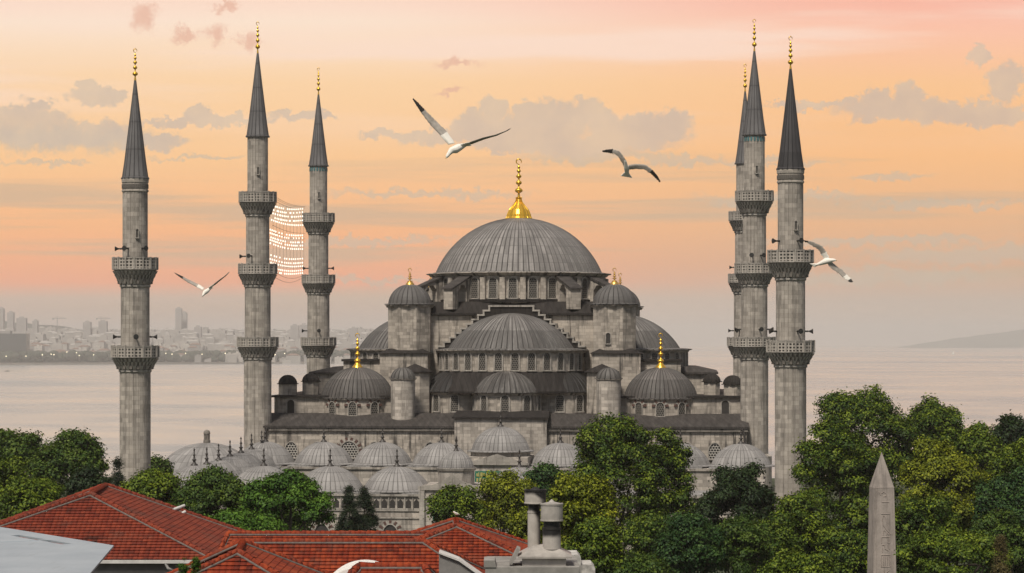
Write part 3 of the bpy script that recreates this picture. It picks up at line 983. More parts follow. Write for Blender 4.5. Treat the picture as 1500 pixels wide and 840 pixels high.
rows += [(337, 345, [(396, 404), (409, 413), (420, 424), (427, 443)]), (342, 349, [(396, 404), (406, 413), (417, 423), (430, 434), (438, 443)]), (348, 355, [(397, 406), (408, 418), (426, 436), (438, 443)]), (352, 360, [(396, 404), (406, 412), (418, 424), (427, 435), (440, 443)]), (357, 365, [(396, 401), (404, 414), (417, 422), (426, 443)])]
rows += [(374, 379, [(397, 402), (405, 410), (417, 420), (424, 430), (433, 443)]), (380, 385, [(396, 405), (409, 413), (417, 426), (430, 443)]), (385, 390, [(397, 406), (408, 416), (419, 428), (431, 443)]), (392, 396, [(400, 404), (406, 414), (417, 431), (434, 443)]), (397, 400, [(403, 406), (410, 412), (417, 428), (431, 443)])]
bulbs = []
for (ya, yb, runs) in rows:
    for (xa, xb) in runs:
        n = max(1, int((xb - xa) / 2.55))
        for i in range(n + 1):
            px = xa + (xb - xa) * i / max(1, n)
            t = (px - 397) / 47
            bulbs.append(fp(tpx(px), ya + (yb - ya) * t + 3.0 * math.sin(PI * t)))
bulbs.sort(key=lambda p: p.y)
rest = MB()
for i, p in enumerate(bulbs):
    if i < 100:
        link('bulb', bulb_me, fest, p)
    else:
        rest.lathe([(0.02, -0.13), (0.07, -0.07), (0.092, 0.0), (0.07, 0.07), (0.02, 0.13)], 6, c=p)
struct(rest.build('bulbs', bm_, fest), 'stuff')

# ------------------------------------------------------------------ forecourt arcade
court = thing('courtyard_arcade', 'low courtyard arcade roofed with rows of pale lead domes before the mosque', 'arcade', (-5.9, 280, 0), -0.105)
SPAN = 7.42


def cpart(mb, name, mats, loc=(0, 0, 0), rz=0.0, parent=None):
    return mb.build(name, mats, parent or court, loc, rz)


_cd = {}


def court_dome(x, y, z, Rb=3.62, h=2.42, fin=True):
    key = (Rb, h)
    if key not in _cd:
        me = dome_mb(Rb, h, 40, 0.07, 0.55, 0.22, n=9).mesh('dome')
        me.materials.append(M['lead_court'])
        fm = MB().lathe([(0.42, -0.1), (0.40, 0.12), (0.2, 0.25), (0.13, 0.5), (0.28, 0.62), (0.12, 0.75), (0.09, 1.05), (0.19, 1.15), (0.08, 1.27), (0.05, 1.6), (0.12, 1.68), (0.02, 1.95)], 8).mesh('finial')
        fm.materials.append(M['bronze'])
        _cd[key] = (me, fm)
    me, fm = _cd[key]
    o = link('dome', me, court, (x, y, z), random.Random(x * 31 + y).uniform(0, 6))
    if fin:
        link('finial', fm, o, (0, 0, h))
    return o


ZC = 6.35
wing_x = -29.4
near_x = [-6.75 - SPAN * i for i in range(3)] + [wing_x]
# outer wall with its carved frieze
ow = MB()
ow.box(-33.2, -3.6, -3.9, -3.2, -4, ZC - 0.35)
ow.box(3.6, 33.2, -3.9, -3.2, -4, ZC - 0.35)
ow.box(-33.2, -32.5, -3.2, 46, -4, ZC - 0.35)
ow.box(32.5, 33.2, -3.2, 40, -4, ZC - 0.35)
owo = cpart(ow, 'outer_wall', M['stone_court'])
fz = MB()
for s_ in (-1, 1):
    xa, xb = (-33.35, -3.6) if s_ < 0 else (3.6, 33.35)
    fz.box(xa, xb, -4.12, -3.1, ZC - 0.348, ZC - 0.12)
    fz.box(xa, xb, -4.02, -3.902, ZC - 1.95, ZC - 1.78)
    fz.box(xa, xb, -4.02, -3.902, ZC - 2.75, ZC - 2.6)
    n = 34
    for i in range(n):
        x = xa + (xb - xa) * (i + 0.5) / n
        fz.prism([(x - .28, ZC - 1.62), (x + .28, ZC - 1.62), (x + .28, ZC - .95), (x, ZC - 0.62), (x - .28, ZC - .95)], -3.96, -3.902, 'y', mat=1)
        fz.box(x - 0.42, x - 0.33, -4.02, -3.902, ZC - 1.75, ZC - 0.45)
        fz.box(x - 0.30, x + 0.30, -4.03, -3.902, ZC - 1.77, ZC - 1.63)
cpart(fz, 'frieze', [M['trim'], M['recess']], parent=owo)
for x in (-6.9, -10.6, -14.4, -18.1, -21.9, -25.6, -29.3):
    put_window(owo, x, -3.9, 0.55, 0, 'court')
# roofs under the domes: flat lead with a low ridge between bays
rf = MB()
rf.box(-33.3, -3.62, -3.95, 3.9, ZC - 0.119, ZC + 0.02)
rf.box(3.62, 33.3, -3.95, 3.9, ZC - 0.119, ZC + 0.02)
rf.hexa([(-33.3, 3.901, ZC - .1), (-25.5, 3.901, ZC - .1), (-25.5, 46, ZC + 0.9), (-33.3, 46, ZC + 0.9), (-33.3, 3.901, ZC + .03), (-25.5, 3.901, ZC + .03), (-25.5, 46, ZC + 1.05), (-33.3, 46, ZC + 1.05)])
cpart(rf, 'arcade_roof', M['lead_pale'])
iw = MB().box(-25.6, -3.6, 3.5, 3.85, 0, ZC - 0.13)
iw.box(3.6, 25.6, 3.5, 3.85, 0, ZC - 0.13)
iw.box(-25.9, -25.55, 3.9, 46, 0, ZC - 0.13)
cpart(iw, 'inner_wall', M['stone_court'])
for x in near_x:
    court_dome(x, 0, ZC + 0.25)
for x in (6.75, 6.75 + SPAN):
    court_dome(x, 0, ZC + 0.25)
for i in range(1, 7):
    court_dome(wing_x, 6.15 * i, ZC + 0.25 + 0.16 * i, 2.95, 2.1)
# the wing along the right is hidden by trees but for its far end; the portico along the hall
ZP = 7.25
pr = MB()
pr.box(-33, 33, 34.0, 34.6, 3.0, ZP - 0.3)
pr.box(-33, 33, 33.8, 42, ZP - 0.29, ZP - 0.02)
px_ = MB()
for x in [SPAN * i for i in range(-4, 5)]:
    px_.box(x - 3.3 if x else x - 3.7, x + 3.3 if x else x + 3.7, 33.9, 42, ZP - 0.019, ZP + 0.12)
po = cpart(px_, 'portico_roof', M['lead_pale'])
pw = cpart(pr, 'portico_wall', M['stone_court'], parent=None)
for i in range(-4, 5):
    if i:
        court_dome(0.55 + SPAN * i, 37.9, ZP + 0.35, 3.6, 2.55)
gb = MB().box(-3.8, 3.8, 33.4, 41.6, 2.5, 8.55)
gbo = cpart(gb, 'porch_block', M['stone_court'], (0.55, 0, 0))
ped = MB().prism([(-3.95, 7.6), (3.95, 7.6), (3.95, 7.85), (1.6, 8.45), (0, 8.95), (-1.6, 8.45), (-3.95, 7.85)], 33.1, 33.398, 'y')
ped.lathe([(3.72, 8.55), (3.72, 9.0), (3.9, 9.05), (3.9, 9.15)], 28, c=(0, 37.6, 0), smooth=False)
cpart(ped, 'pediment', M['trim'], parent=gbo)
cd = court_dome(0.55, 37.6, 9.3, 3.55, 2.85)
tp = MB().box(-2.7, 2.7, 33.3, 33.398, 5.35, 6.85)
rg = random.Random(5)
for (z, hh) in ((5.55, 0.5), (6.2, 0.5)):
    x = -2.5
    while x < 2.4:
        wd = rg.uniform(0.08, 0.30)
        tp.box(x, x + wd, 33.25, 33.299, z, z + hh * rg.uniform(0.35, 1.0), mat=1)
        if rg.random() < 0.5:
            tp.box(x, x + wd * 1.6, 33.25, 33.299, z - 0.02, z + 0.07, mat=1)
        x += wd + rg.uniform(0.06, 0.16)
cpart(tp, 'inscription_panel', [M['tile_green'], M['gold_letter']], parent=gbo)

# gate pavilion in the middle of the outer wall
gt = MB().box(-3.55, 3.55, -4.6, 3.9, -4, 7.15)
gto = cpart(gt, 'gatehouse', M['stone_court'])
gg = MB().prism([(-3.75, 6.75), (3.75, 6.75), (3.75, 7.15), (2.2, 7.3), (1.0, 7.75), (0, 8.5), (-1.0, 7.75), (-2.2, 7.3), (-3.75, 7.15)], -4.85, -4.602, 'y')
gg.box(-3.7, 3.7, -4.8, -4.602, 5.9, 6.1)
for s_ in (-1, 1):
    gg.box(s_ * 3.3 - 0.28, s_ * 3.3 + 0.28, -4.95, -4.602, -4, 6.7)
gg.lathe([(2.0, 7.16), (2.0, 8.7), (2.15, 8.75), (2.25, 9.0), (1.9, 9.05)], 12, c=(0, -1.6, 0), smooth=False)
cpart(gg, 'gable', M['trim'], parent=gto)
gd = dome_mb(1.85, 1.75, 22, 0.06, 0.22, 0.08, n=8)
gdo = cpart(gd, 'gate_dome', M['lead_court'], (0, -1.6, 9.08), 0, gto)
fm = MB().lathe([(0.36, 0), (0.2, 0.2), (0.12, 0.5), (0.25, 0.62), (0.1, 0.75), (0.08, 1.0), (0.16, 1.1), (0.03, 1.7)], 8)
cpart(fm, 'finial', M['bronze'], (0, -1.6, 10.8), 0, gto)
gp = MB().box(-2.3, 0.9, -4.72, -4.603, 3.3, 4.6)
gp.box(-2.15, 0.75, -4.78, -4.721, 3.45, 4.45, mat=1)
cpart(gp, 'tile_panel', [M['trim'], M['tile_green']], parent=gto)

# ------------------------------------------------------------------ pavilion behind the left wing
pav = thing('domed_pavilion', 'low wide lead roofed pavilion with small stone lantern, left of the courtyard', 'pavilion', at(303, 331))
MB().lathe([(6.35, 0), (6.35, 6.3)], 12, smooth=False).build('wall', M['stone_court'], pav)
dome_mb(6.3, 3.25, 40, 0.05, 0.6, 0.25, n=8).build('roof', M['lead_court'], pav, (0, 0, 6.35))
lt = MB()
for i in range(6):
    a = 2 * PI * i / 6
    lt.rbox((0.30 * math.cos(a), 0.30 * math.sin(a)), 0.16, 0.16, 9.9, 10.75, a)
lt.lathe([(0.45, 9.3), (0.45, 9.95), (0.38, 9.98)], 12, smooth=False)
lt.lathe([(0.38, 10.7), (0.45, 10.75), (0.45, 10.9), (0.34, 11.15), (0.02, 11.3)], 12, smooth=False)
lt.build('lantern', M['trim_dark'], pav)

# ------------------------------------------------------------------ ground, sea, far shore, air
SEA = -32.0


def gz(x, y):
    if y < 225:
        return -5.0
    if y < 262:
        return -5.0 + 4.9 * (y - 225) / 37
    if y < 425:
        return -0.1
    return -0.1 - (y - 425) * 0.0615


g = MB()
ys = [-400, 0, 60, 120, 180, 225, 240, 262, 340, 425, 500, 600, 700, 800, 900, 1000, 1100]
xs = [-2500, -1200, -600, -300, -150, -75, 0, 75, 150, 300, 600, 1200, 2500]
vs = [(x, y, gz(x, y)) for y in ys for x in xs]
nx = len(xs)
g.add(vs, [[j * nx + i, j * nx + i + 1, (j + 1) * nx + i + 1, (j + 1) * nx + i] for j in range(len(ys) - 1) for i in range(nx - 1)])
struct(g.build('ground', plain('grass_and_earth', (0.035, 0.045, 0.018), 0.95, 0.4, 0.15)))


def sea_mat():
    m, k = newmat('calm_sea')
    tc = k.n('ShaderNodeTexCoord')
    s = k.n('ShaderNodeSeparateXYZ', None, i0=tc.outputs['Object'])
    x, y, z = s.outputs
    ly = k.m('LOGARITHM', k.m('MAXIMUM', y, 10.0), 2.718)
    slick = k.noise(k.vec(k.m('MULTIPLY', k.m('DIVIDE', x, k.m('MAXIMUM', y, 10.0)), 6.5), k.m('MULTIPLY', ly, 6.5), 0.0), 1.0, 7.0, 0.66)
    fine = k.noise(k.vec(k.m('MULTIPLY', k.m('DIVIDE', x, k.m('MAXIMUM', y, 10.0)), 14.0), k.m('MULTIPLY', ly, 60.0), 2.0), 1.0, 4.0, 0.6)
    wv = k.noise(k.vec(k.m('MULTIPLY', x, 0.10), k.m('MULTIPLY', y, 0.025), 0.0), 1.0, 5.0, 0.65)
    h = k.m('MULTIPLY', wv, k.smooth(slick, 0.35, 0.70))
    mixf = k.m('ADD', k.smooth(slick, 0.35, 0.68), k.m('MULTIPLY', k.m('SUBTRACT', fine, 0.5), 0.7))
    c = k.mix(mixf, (0.40, 0.40, 0.37, 1), (0.25, 0.285, 0.29, 1))
    finish(k, c, k.smooth(slick, 0.35, 0.7, 0.18, 0.32), h, 0.45, 1.0, IOR=1.33)
    return m


sea = MB()
sea.box(-14000, 14000, 930, 22000, SEA - 5, SEA)
struct(sea.build('sea', sea_mat()))

shore = MB()
sy_ = [5430, 5480, 5600, 5900, 6300, 6900, 7600, 8400, 9200]
sz_ = [SEA - 1, SEA + 3, SEA + 6, SEA + 12, SEA + 27, SEA + 47, SEA + 62, SEA + 72, SEA + 60]


def land_z(y):
    return float(np.interp(y, sy_, sz_))


def shore_y(x):
    return 5430 + max(0.0, (x + 1085)) * 0.42     # the waterline draws slightly away to the right


xs = [-3000, -1800, -1100, -900, -700, -500, -300, -150, -40, 40]
vs = []
for j, y in enumerate(sy_):
    for i, x in enumerate(xs):
        yy = y + (shore_y(x) - 5430) * max(0, 1 - (y - 5430) / 3770)
        taper = min(1.0, max(0.0, (60 - x) / 400))
        vs.append((x, yy, SEA - 1 + (sz_[j] - SEA + 1) * taper))
nx = len(xs)
shore.add(vs, [[j * nx + i, j * nx + i + 1, (j + 1) * nx + i + 1, (j + 1) * nx + i] for j in range(len(sy_) - 1) for i in range(nx - 1)])
struct(shore.build('far_shore', plain('shore_earth', (0.10, 0.085, 0.07), 0.95, 0.3, 0.01)))


def hill(name, pts, y0, depth, mat):
    h = MB()
    n = len(pts)
    vs = [(x, y0, SEA - 1) for x, z in pts] + [(x, y0 + depth * 0.5, z) for x, z in pts] + [(x, y0 + depth, SEA - 1) for x, z in pts]
    h.add(vs, [[j * n + i, j * n + i + 1, (j + 1) * n + i + 1, (j + 1) * n + i] for j in range(2) for i in range(n - 1)], smooth=True)
    return struct(h.build(name, mat))


hm = plain('hillside', (0.06, 0.065, 0.05), 0.95, 0.3, 0.004)
rg = random.Random(3)
pts = []
for i in range(61):
    t = i / 60
    pts.append((-3200 + 2700 * t, SEA + 8 + (150 * (1 - max(0, (t - 0.36) / 0.64)) ** 1.1 + rg.uniform(-3, 3)) * min(1, t * 5)))
hill('hills', pts, 8600, 900, hm)
ip = []
for i in range(41):
    t = i / 40
    ip.append((2450 + 2500 * t, SEA + 1 + 128 * min(1.0, t / 0.36) ** 0.85 * (1 if t < 0.45 else max(0, 1 - (t - .45) / .55)) + rg.uniform(-2, 2) * (t > .08)))
hill('island_hills', ip, 15600, 1200, plain('island_slope', (0.12, 0.12, 0.10), 0.95, 0.2, 0.004))

# city on the far shore: every block that shows, then the crowded rest as one mass
cols = [plain('far_wall_%d' % i, c, 0.9, 0.1, 0.05) for i, c in enumerate([(0.44, 0.40, 0.36), (0.38, 0.35, 0.32), (0.50, 0.46, 0.41), (0.36, 0.33, 0.31), (0.27, 0.25, 0.235)])]
roof_m = plain('far_roof', (0.20, 0.12, 0.09), 0.9, 0.2, 0.05)
protos = []
rg = random.Random(11)
for i in range(10):
    b = MB()
    w_, d_, h_ = rg.uniform(14, 34), rg.uniform(12, 20), rg.uniform(9, 20)
    b.box(-w_ / 2, w_ / 2, -d_ / 2, d_ / 2, -14, h_)
    if i % 2:
        b.hexa([(-w_ / 2 - .5, -d_ / 2 - .5, h_ + .01), (w_ / 2 + .5, -d_ / 2 - .5, h_ + .01), (w_ / 2 + .5, d_ / 2 + .5, h_ + .01), (-w_ / 2 - .5, d_ / 2 + .5, h_ + .01), (-w_ / 4, -.5, h_ + 3.5), (w_ / 4, -.5, h_ + 3.5), (w_ / 4, .5, h_ + 3.5), (-w_ / 4, .5, h_ + 3.5)], 1)
    else:
        b.box(-w_ / 4, -w_ / 4 + 5, -3, 3, h_ + .01, h_ + 3)
        b.box(w_ / 6, w_ / 6 + 4, -2, 2, h_ + .01, h_ + 2)
    for fl in range(int(h_ / 3.2)):
        for q in range(int(w_ / 3.2)):
            x = -w_ / 2 + 1.6 + q * 3.2
            b.box(x - .7, x + .7, -d_ / 2 - .04, -d_ / 2 - .01, fl * 3.2 + 1, fl * 3.2 + 2.6, 2)
    me = b.mesh('city_block')
    for mm in (cols[i % 5], roof_m, cols[4]):
        me.materials.append(mm)
    protos.append(me)
spots = []
for row in range(17):
    y = 5720 + row * 116 + row * row * 4
    n = 46
    for i in range(n):
        x = (-800 + (i + rg.uniform(-0.45, 0.45)) * 640 / n * 1.0) * y / 3750
        px = CX + x * FPX / y
        if px > 585 or px < -20:
            continue
        spots.append((x, y + rg.uniform(-45, 45), rg.randrange(10), rg.uniform(-0.35, 0.35), rg.uniform(0.75, 1.25)))
spots = [s for s in spots if CX + s[0] * FPX / s[1] < 590]
spots.sort(key=lambda s: s[1])
mass = MB()
for i, (x, y, kx, rz, sc) in enumerate(spots):
    z = land_z(y - (shore_y(x) - 5430) * max(0, 1 - (y - 5430) / 3770))
    if i < 230:
        o = link('city_block', protos[kx], None, (x, y, z), rz)
        o.scale = (sc, sc, sc)
        tag(o, 'small hazy building packed among others on the far shore', 'building', 'buildings of the far city')
    else:
        me = protos[kx]
        ca, sa = math.cos(rz), math.sin(rz)
        vv = [(x + sc * (v.co.x * ca - v.co.y * sa), y + sc * (v.co.x * sa + v.co.y * ca), z + sc * v.co.z) for v in me.vertices]
        mass.add(vv, [list(p.vertices) for p in me.polygons])
mass.build('city_crowd', cols[1])
tag(bpy.data.objects['city_crowd'], 'mass of faint buildings climbing the hazy hill across the water', 'city', kind='stuff')
# towers standing out of the skyline
for (px, py, wpx, D, lab) in ((2, 452, 8, 7900, 'pale tower block at the left edge, above the long dark building'), (16, 458, 9, 7900, 'second pale tower block from the left edge on the far skyline'), (262, 452, 9, 8300, 'tallest faint tower on the far skyline, right of the left minaret'),
                             (270, 458, 8, 8350, 'shorter faint tower touching the tallest one on the far skyline'), (32, 466, 14, 7600, 'broad hazy block right of the two left towers'), (52, 470, 7, 7500, 'narrow hazy tower under the far left hill'), (128, 472, 11, 7300, 'grey block with flat top beside a tower crane'),
                             (151, 471, 12, 7300, 'grey block just left of the leftmost minaret'), (290, 479, 10, 7200, 'squat grey block below the faint towers'), (432, 477, 12, 6900, 'grey block between the two left mosque minarets'), (445, 476, 11, 6900, 'grey block touching the rear left minaret edge'), (518, 481, 11, 6900, 'grey block seen right of the rear left minaret')):
    x, _, z = P(px, py, D)
    w_ = wpx * D / FPX
    b = MB().box(-w_ / 2, w_ / 2, -12, 12, SEA, z)
    b.box(-w_ / 4, w_ / 5, -6, 6, z + .01, z + 4)
    for fl in range(4, int((z + 20) / 4)):
        for q in range(int(w_ / 5)):
            b.box(-w_ / 2 + 1.5 + q * 5, -w_ / 2 + 4 + q * 5, -12.05, -12.01, fl * 4 - 20, fl * 4 - 18, 1)
    tag(b.build('tower_block', [cols[3], cols[4]], None, (x, D, 0)), lab, 'tower block')
# the long dark building at the left edge
x0, x1 = P(-40, 0, 5650).x, P(41, 0, 5650).x
db = thing('dark_building', 'long dark flat roofed building by the water at the left edge', 'building', ((x0 + x1) / 2, 5650, SEA))
hw_ = (x1 - x0) / 2
MB().box(-hw_, hw_, -20, 20, 0, P(0, 489, 5650).z - SEA).build('wall', plain('dark_curtain_wall', (0.045, 0.048, 0.05), 0.35, 0.1, 0.05), db)
MB().box(-hw_ * .9, hw_ * .4, -12, 12, P(0, 489, 5650).z - SEA + .02, P(0, 485, 5650).z - SEA).build('roof_plant', cols[4], db)
# cranes
for (px, D, lab) in ((84, 7300, 'thin tower crane rising over the far city'), (148, 7250, 'tower crane over the grey block near the left minaret')):
    b = MB()
    zt = P(px, 464, D).z
    for dx in (-1, 1):
        b.box(dx - .35, dx + .35, -.35, .35, SEA + 10, zt)
    for zz in range(int(SEA + 12), int(zt), 5):
        b.tube((-1, 0, zz), (1, 0, zz + 4), 0.3, None, 4)
    b.box(-14, 26, -.8, .8, zt - 6, zt - 4.6)
    b.tube((0, 0, zt), (24, 0, zt - 4.6), .4, None, 4)
    b.tube((0, 0, zt), (-13, 0, zt - 4.6), .4, None, 4)
    b.box(-14, -10, -1.4, 1.4, zt - 9, zt - 6)
    tag(b.build('tower_crane', cols[4], None, (P(px, 0, D).x, D, 0)), lab, 'crane')
# shore trees as one belt, the quay and its lamps
tb = MB()
for i in range(2600):
    px = rg.uniform(-15, 590)
    if rg.random() > 0.62 + 0.45 * math.sin(px * 0.045) + (0.45 if 200 < px < 420 else 0):
        continue
    D = rg.uniform(5530, 5690)
    x = (px - CX) * D / FPX
    D += shore_y(x) - 5430
    r = rg.uniform(8, 15)
    z = land_z(5540) + rg.uniform(-2, 8)
    tb.lathe([(0.1, -r * .6), (r * .8, -r * .3), (r, r * .1), (r * .6, r * .6), (0.1, r * .8)], 7, c=(x, D, z + r * .5), phase=rg.uniform(0, 1))
tag(tb.build('shore_trees', plain('shore_foliage', (0.030, 0.036, 0.022), 0.95, 0.3, 0.03)), 'dark belt of trees along the far waterfront', 'trees', kind='stuff')
lm, k_ = newmat('lamp_glow')
em = k_.n('ShaderNodeEmission', None, Color=(1.0, 0.84, 0.55, 1), Strength=5)
k_.t.links.new(em.outputs[0], k_.n('ShaderNodeOutputMaterial').inputs['Surface'])
lp = MB()
lp.tube((0, 0, 0), (0, 0, 12), .35, .25, 6)
lp.lathe([(0.1, 12.2), (0.8, 12.5), (0.9, 13.1), (0.6, 13.7), (0.1, 13.9)], 8, mat=1)
lme = lp.mesh('street_lamp')
lme.materials.append(cols[4])
lme.materials.append(lm)
for i, (px, py) in enumerate(((9, 522), (38, 522), (62, 520), (75, 519), (79, 520), (98, 516), (112, 517), (116, 521), (137, 520), (243, 518), (252, 519), (272, 518), (296, 519), (330, 518), (403, 520), (417, 518))):
    D = 5470 + max(0, (px - CX) * 5470 / FPX + 1085) * 0.42
    p = P(px, py, D)
    o = link('street_lamp', lme, None, (p.x, p.y, p.z - 13))
    tag(o, 'tiny lit lamp glowing among the trees of the far waterfront', 'street lamp', 'lit lamps along the far waterfront')
# boats
def boat(name, lab, px, py, D, L, sail, mat):
    b = thing(name, lab, 'boat', (P(px, py, D).x, D, SEA))
    h = MB()
    st = [(-.5, .30, .9), (-.3, .42, .8), (0, .45, .75), (.3, .30, .85), (.5, .02, 1.1)]
    vs = []
    for (t, w_, z) in st:
        vs += [(t * L, -w_ * L * .3, z * L * .10), (t * L, 0, -0.3), (t * L, w_ * L * .3, z * L * .10)]
    h.add(vs, [[3 * i, 3 * i + 3, 3 * i + 4, 3 * i + 1] for i in range(4)] + [[3 * i + 1, 3 * i + 4, 3 * i + 5, 3 * i + 2] for i in range(4)] + [[3 * i, 3 * i + 2, 3 * i + 5, 3 * i + 3] for i in range(4)] + [[0, 1, 2]])
    h.build('hull', mat, b)
    if sail:
        MB().tube((0, 0, L * .08), (0, 0, L * 1.15), .12, .08, 6).build('mast', mat, b)
        MB().prism([(0.2, L * .15), (-L * .42, L * .17), (0.15, L * 1.1)], -.06, .06, 'y').build('sail', mat, b)
    else:
        MB().box(-L * .25, L * .15, -L * .08, L * .08, L * .08, L * .2).build('cabin', mat, b)


white = plain('white_paint', (0.78, 0.76, 0.72), 0.5, 0.05)
boat('sailing_boat', 'tiny white sailing boat far out below the island', 1397, 498.5, 0, 1, True, white) if False else boat('sailing_boat', 'tiny white sailing boat far out below the island', 1397, 0, 9000, 13, True, white)
boat('motor_boat', 'small dark motor boat on the water at the left edge', 11, 0, 4350, 9, False, M['bronze'])

hz = MB().box(-14500, 14500, -600, 22500, SEA - 8, 132)
hv, k_ = newmat('haze_air')
pv = k_.n('ShaderNodeVolumePrincipled')
pv.inputs['Density'].default_value = HAZE
pv.inputs['Color'].default_value = (1.0, 0.955, 0.91, 1)
pv.inputs['Anisotropy'].default_value = 0.3
k_.t.links.new(pv.outputs[0], k_.n('ShaderNodeOutputMaterial').inputs['Volume'])
struct(hz.build('haze', hv), 'stuff')

# ------------------------------------------------------------------ tiled houses in front


def tile_mat(name, a, b, c):
    m, k = newmat(name)
    tc = k.n('ShaderNodeTexCoord')
    s = k.n('ShaderNodeSeparateXYZ', None, i0=tc.outputs['UV'])
    u, v = s.outputs[0], s.outputs[1]
    cu = k.m('DIVIDE', u, 0.21)
    cell = k.n('ShaderNodeTexWhiteNoise', {'noise_dimensions': '2D'}, Vector=k.vec(k.m('FLOOR', cu), k.m('FLOOR', k.m('DIVIDE', v, 0.24)), 0.0))
    nz = k.noise(tc.outputs['Object'], 0.55, 5.0, 0.65)
    nf = k.noise(tc.outputs['Object'], 9.0, 3.0, 0.6)
    f = k.m('ADD', k.m('MULTIPLY', cell.outputs[0], 0.34), k.m('MULTIPLY', k.m('SUBTRACT', nz, 0.38), 0.9))
    col = k.ramp(f, [(-0.0, c), (0.18, a), (0.55, b), (1.0, tuple(min(1, q * 1.5) for q in b))])
    col = k.mix(k.m('MULTIPLY', k.smooth(nf, 0.55, 0.75), 0.35), col, (0.06, 0.045, 0.035, 1))
    pt = k.noise(tc.outputs['Object'], 0.9, 6.0, 0.7)
    col = k.mix(k.m('MULTIPLY', k.smooth(pt, 0.50, 0.66), 0.45), col, (0.115, 0.058, 0.042, 1))
    w = k.m('ABSOLUTE', k.m('SINE', k.m('MULTIPLY', cu, PI)))
    finish(k, col, 0.9, w, 0.9, 0.05, Specular_IOR_Level=0.15)
    return m


TILE_A = tile_mat('old_red_tile', (0.165, 0.030, 0.017), (0.255, 0.052, 0.026), (0.08, 0.024, 0.017))
TILE_B = tile_mat('orange_red_tile', (0.200, 0.030, 0.013), (0.33, 0.060, 0.020), (0.075, 0.018, 0.012))
MORTAR = plain('ridge_mortar', (0.13, 0.108, 0.096), 0.95, 0.3, 6)
PLASTER = plain('grey_plaster', (0.20, 0.19, 0.18), 0.9, 0.2, 1.5)
GUTTER = plain('white_gutter', (0.55, 0.53, 0.50), 0.6, 0.15, 3)


def tiled_face(mb, poly, row=0.24, lift=0.05):
    """rows of lapped tiles over a convex planar polygon; the first edge is the eave"""
    p = [Vector(q) for q in poly]
    e = (p[1] - p[0]).normalized()
    n = (p[1] - p[0]).cross(p[2] - p[0]).normalized()
    if n.z < 0:
        n = -n
    s = n.cross(e)
    if s.z < 0:
        s = -s
    if abs(e.y) > abs(e.x):
        lift *= 0.45
    q = [((a - p[0]).dot(e), (a - p[0]).dot(s)) for a in p]
    top = max(v for u, v in q)

    def span(v):
        us = []
        for (u0, v0), (u1, v1) in zip(q, q[1:] + q[:1]):
            if abs(v0 - v1) < 1e-7:
                if abs(v - v0) < 1e-5:
                    us += [u0, u1]
            elif min(v0, v1) - 1e-7 <= v <= max(v0, v1) + 1e-7:
                us.append(u0 + (u1 - u0) * (v - v0) / (v1 - v0))
        return (min(us), max(us)) if us else None
    k = 0
    while k * row < top - 1e-4:
        v0, v1 = k * row, min(top, (k + 1) * row)
        a, b = span(v0 + 1e-6), span(v1 - 1e-6)
        if a and b:
            w = lambda u, v, h: p[0] + e * u + s * v + n * h
            vs = [w(a[0], v0, lift), w(a[1], v0, lift), w(b[1], v1, 0.004), w(b[0], v1, 0.004), w(a[0], v0, -0.03), w(a[1], v0, -0.03)]
            uv = [(a[0], v0 + .01), (a[1], v0 + .01), (b[1], v1 - .01), (b[0], v1 - .01)]
            mb.add(vs, [[0, 1, 2, 3], [4, 5, 1, 0]], [uv, [(a[0], v0 + .01), (a[1], v0 + .01), (a[1], v0 + .02), (a[0], v0 + .02)]])
        k += 1


def ridge(parent, pts, tile, r=0.115):
    """half round ridge tiles bedded in a line of grey mortar"""
    m, c = MB(), MB()
    for a, b in zip(pts[:-1], pts[1:]):
        a, b = Vector(a), Vector(b)
        L = (b - a).length
        n = max(1, int(L / 0.38))
        for i in range(n):
            p0, p1 = a.lerp(b, i / n), a.lerp(b, (i + 1.12) / n)
            c.tube(p0 + Vector((0, 0, .07)), p1 + Vector((0, 0, .05)), r * 1.06, r * .9, 8)
        side = Vector((b.y - a.y, a.x - b.x, 0)).normalized()
        if side.y > 0:
            side = -side
        m.tube(a + side * .10 + Vector((0, 0, .0)), b + side * .10 + Vector((0, 0, .0)), 0.048, None, 6)
    o = c.build('ridge_tiles', tile, parent)
    m.build('mortar', MORTAR, o)
    return o


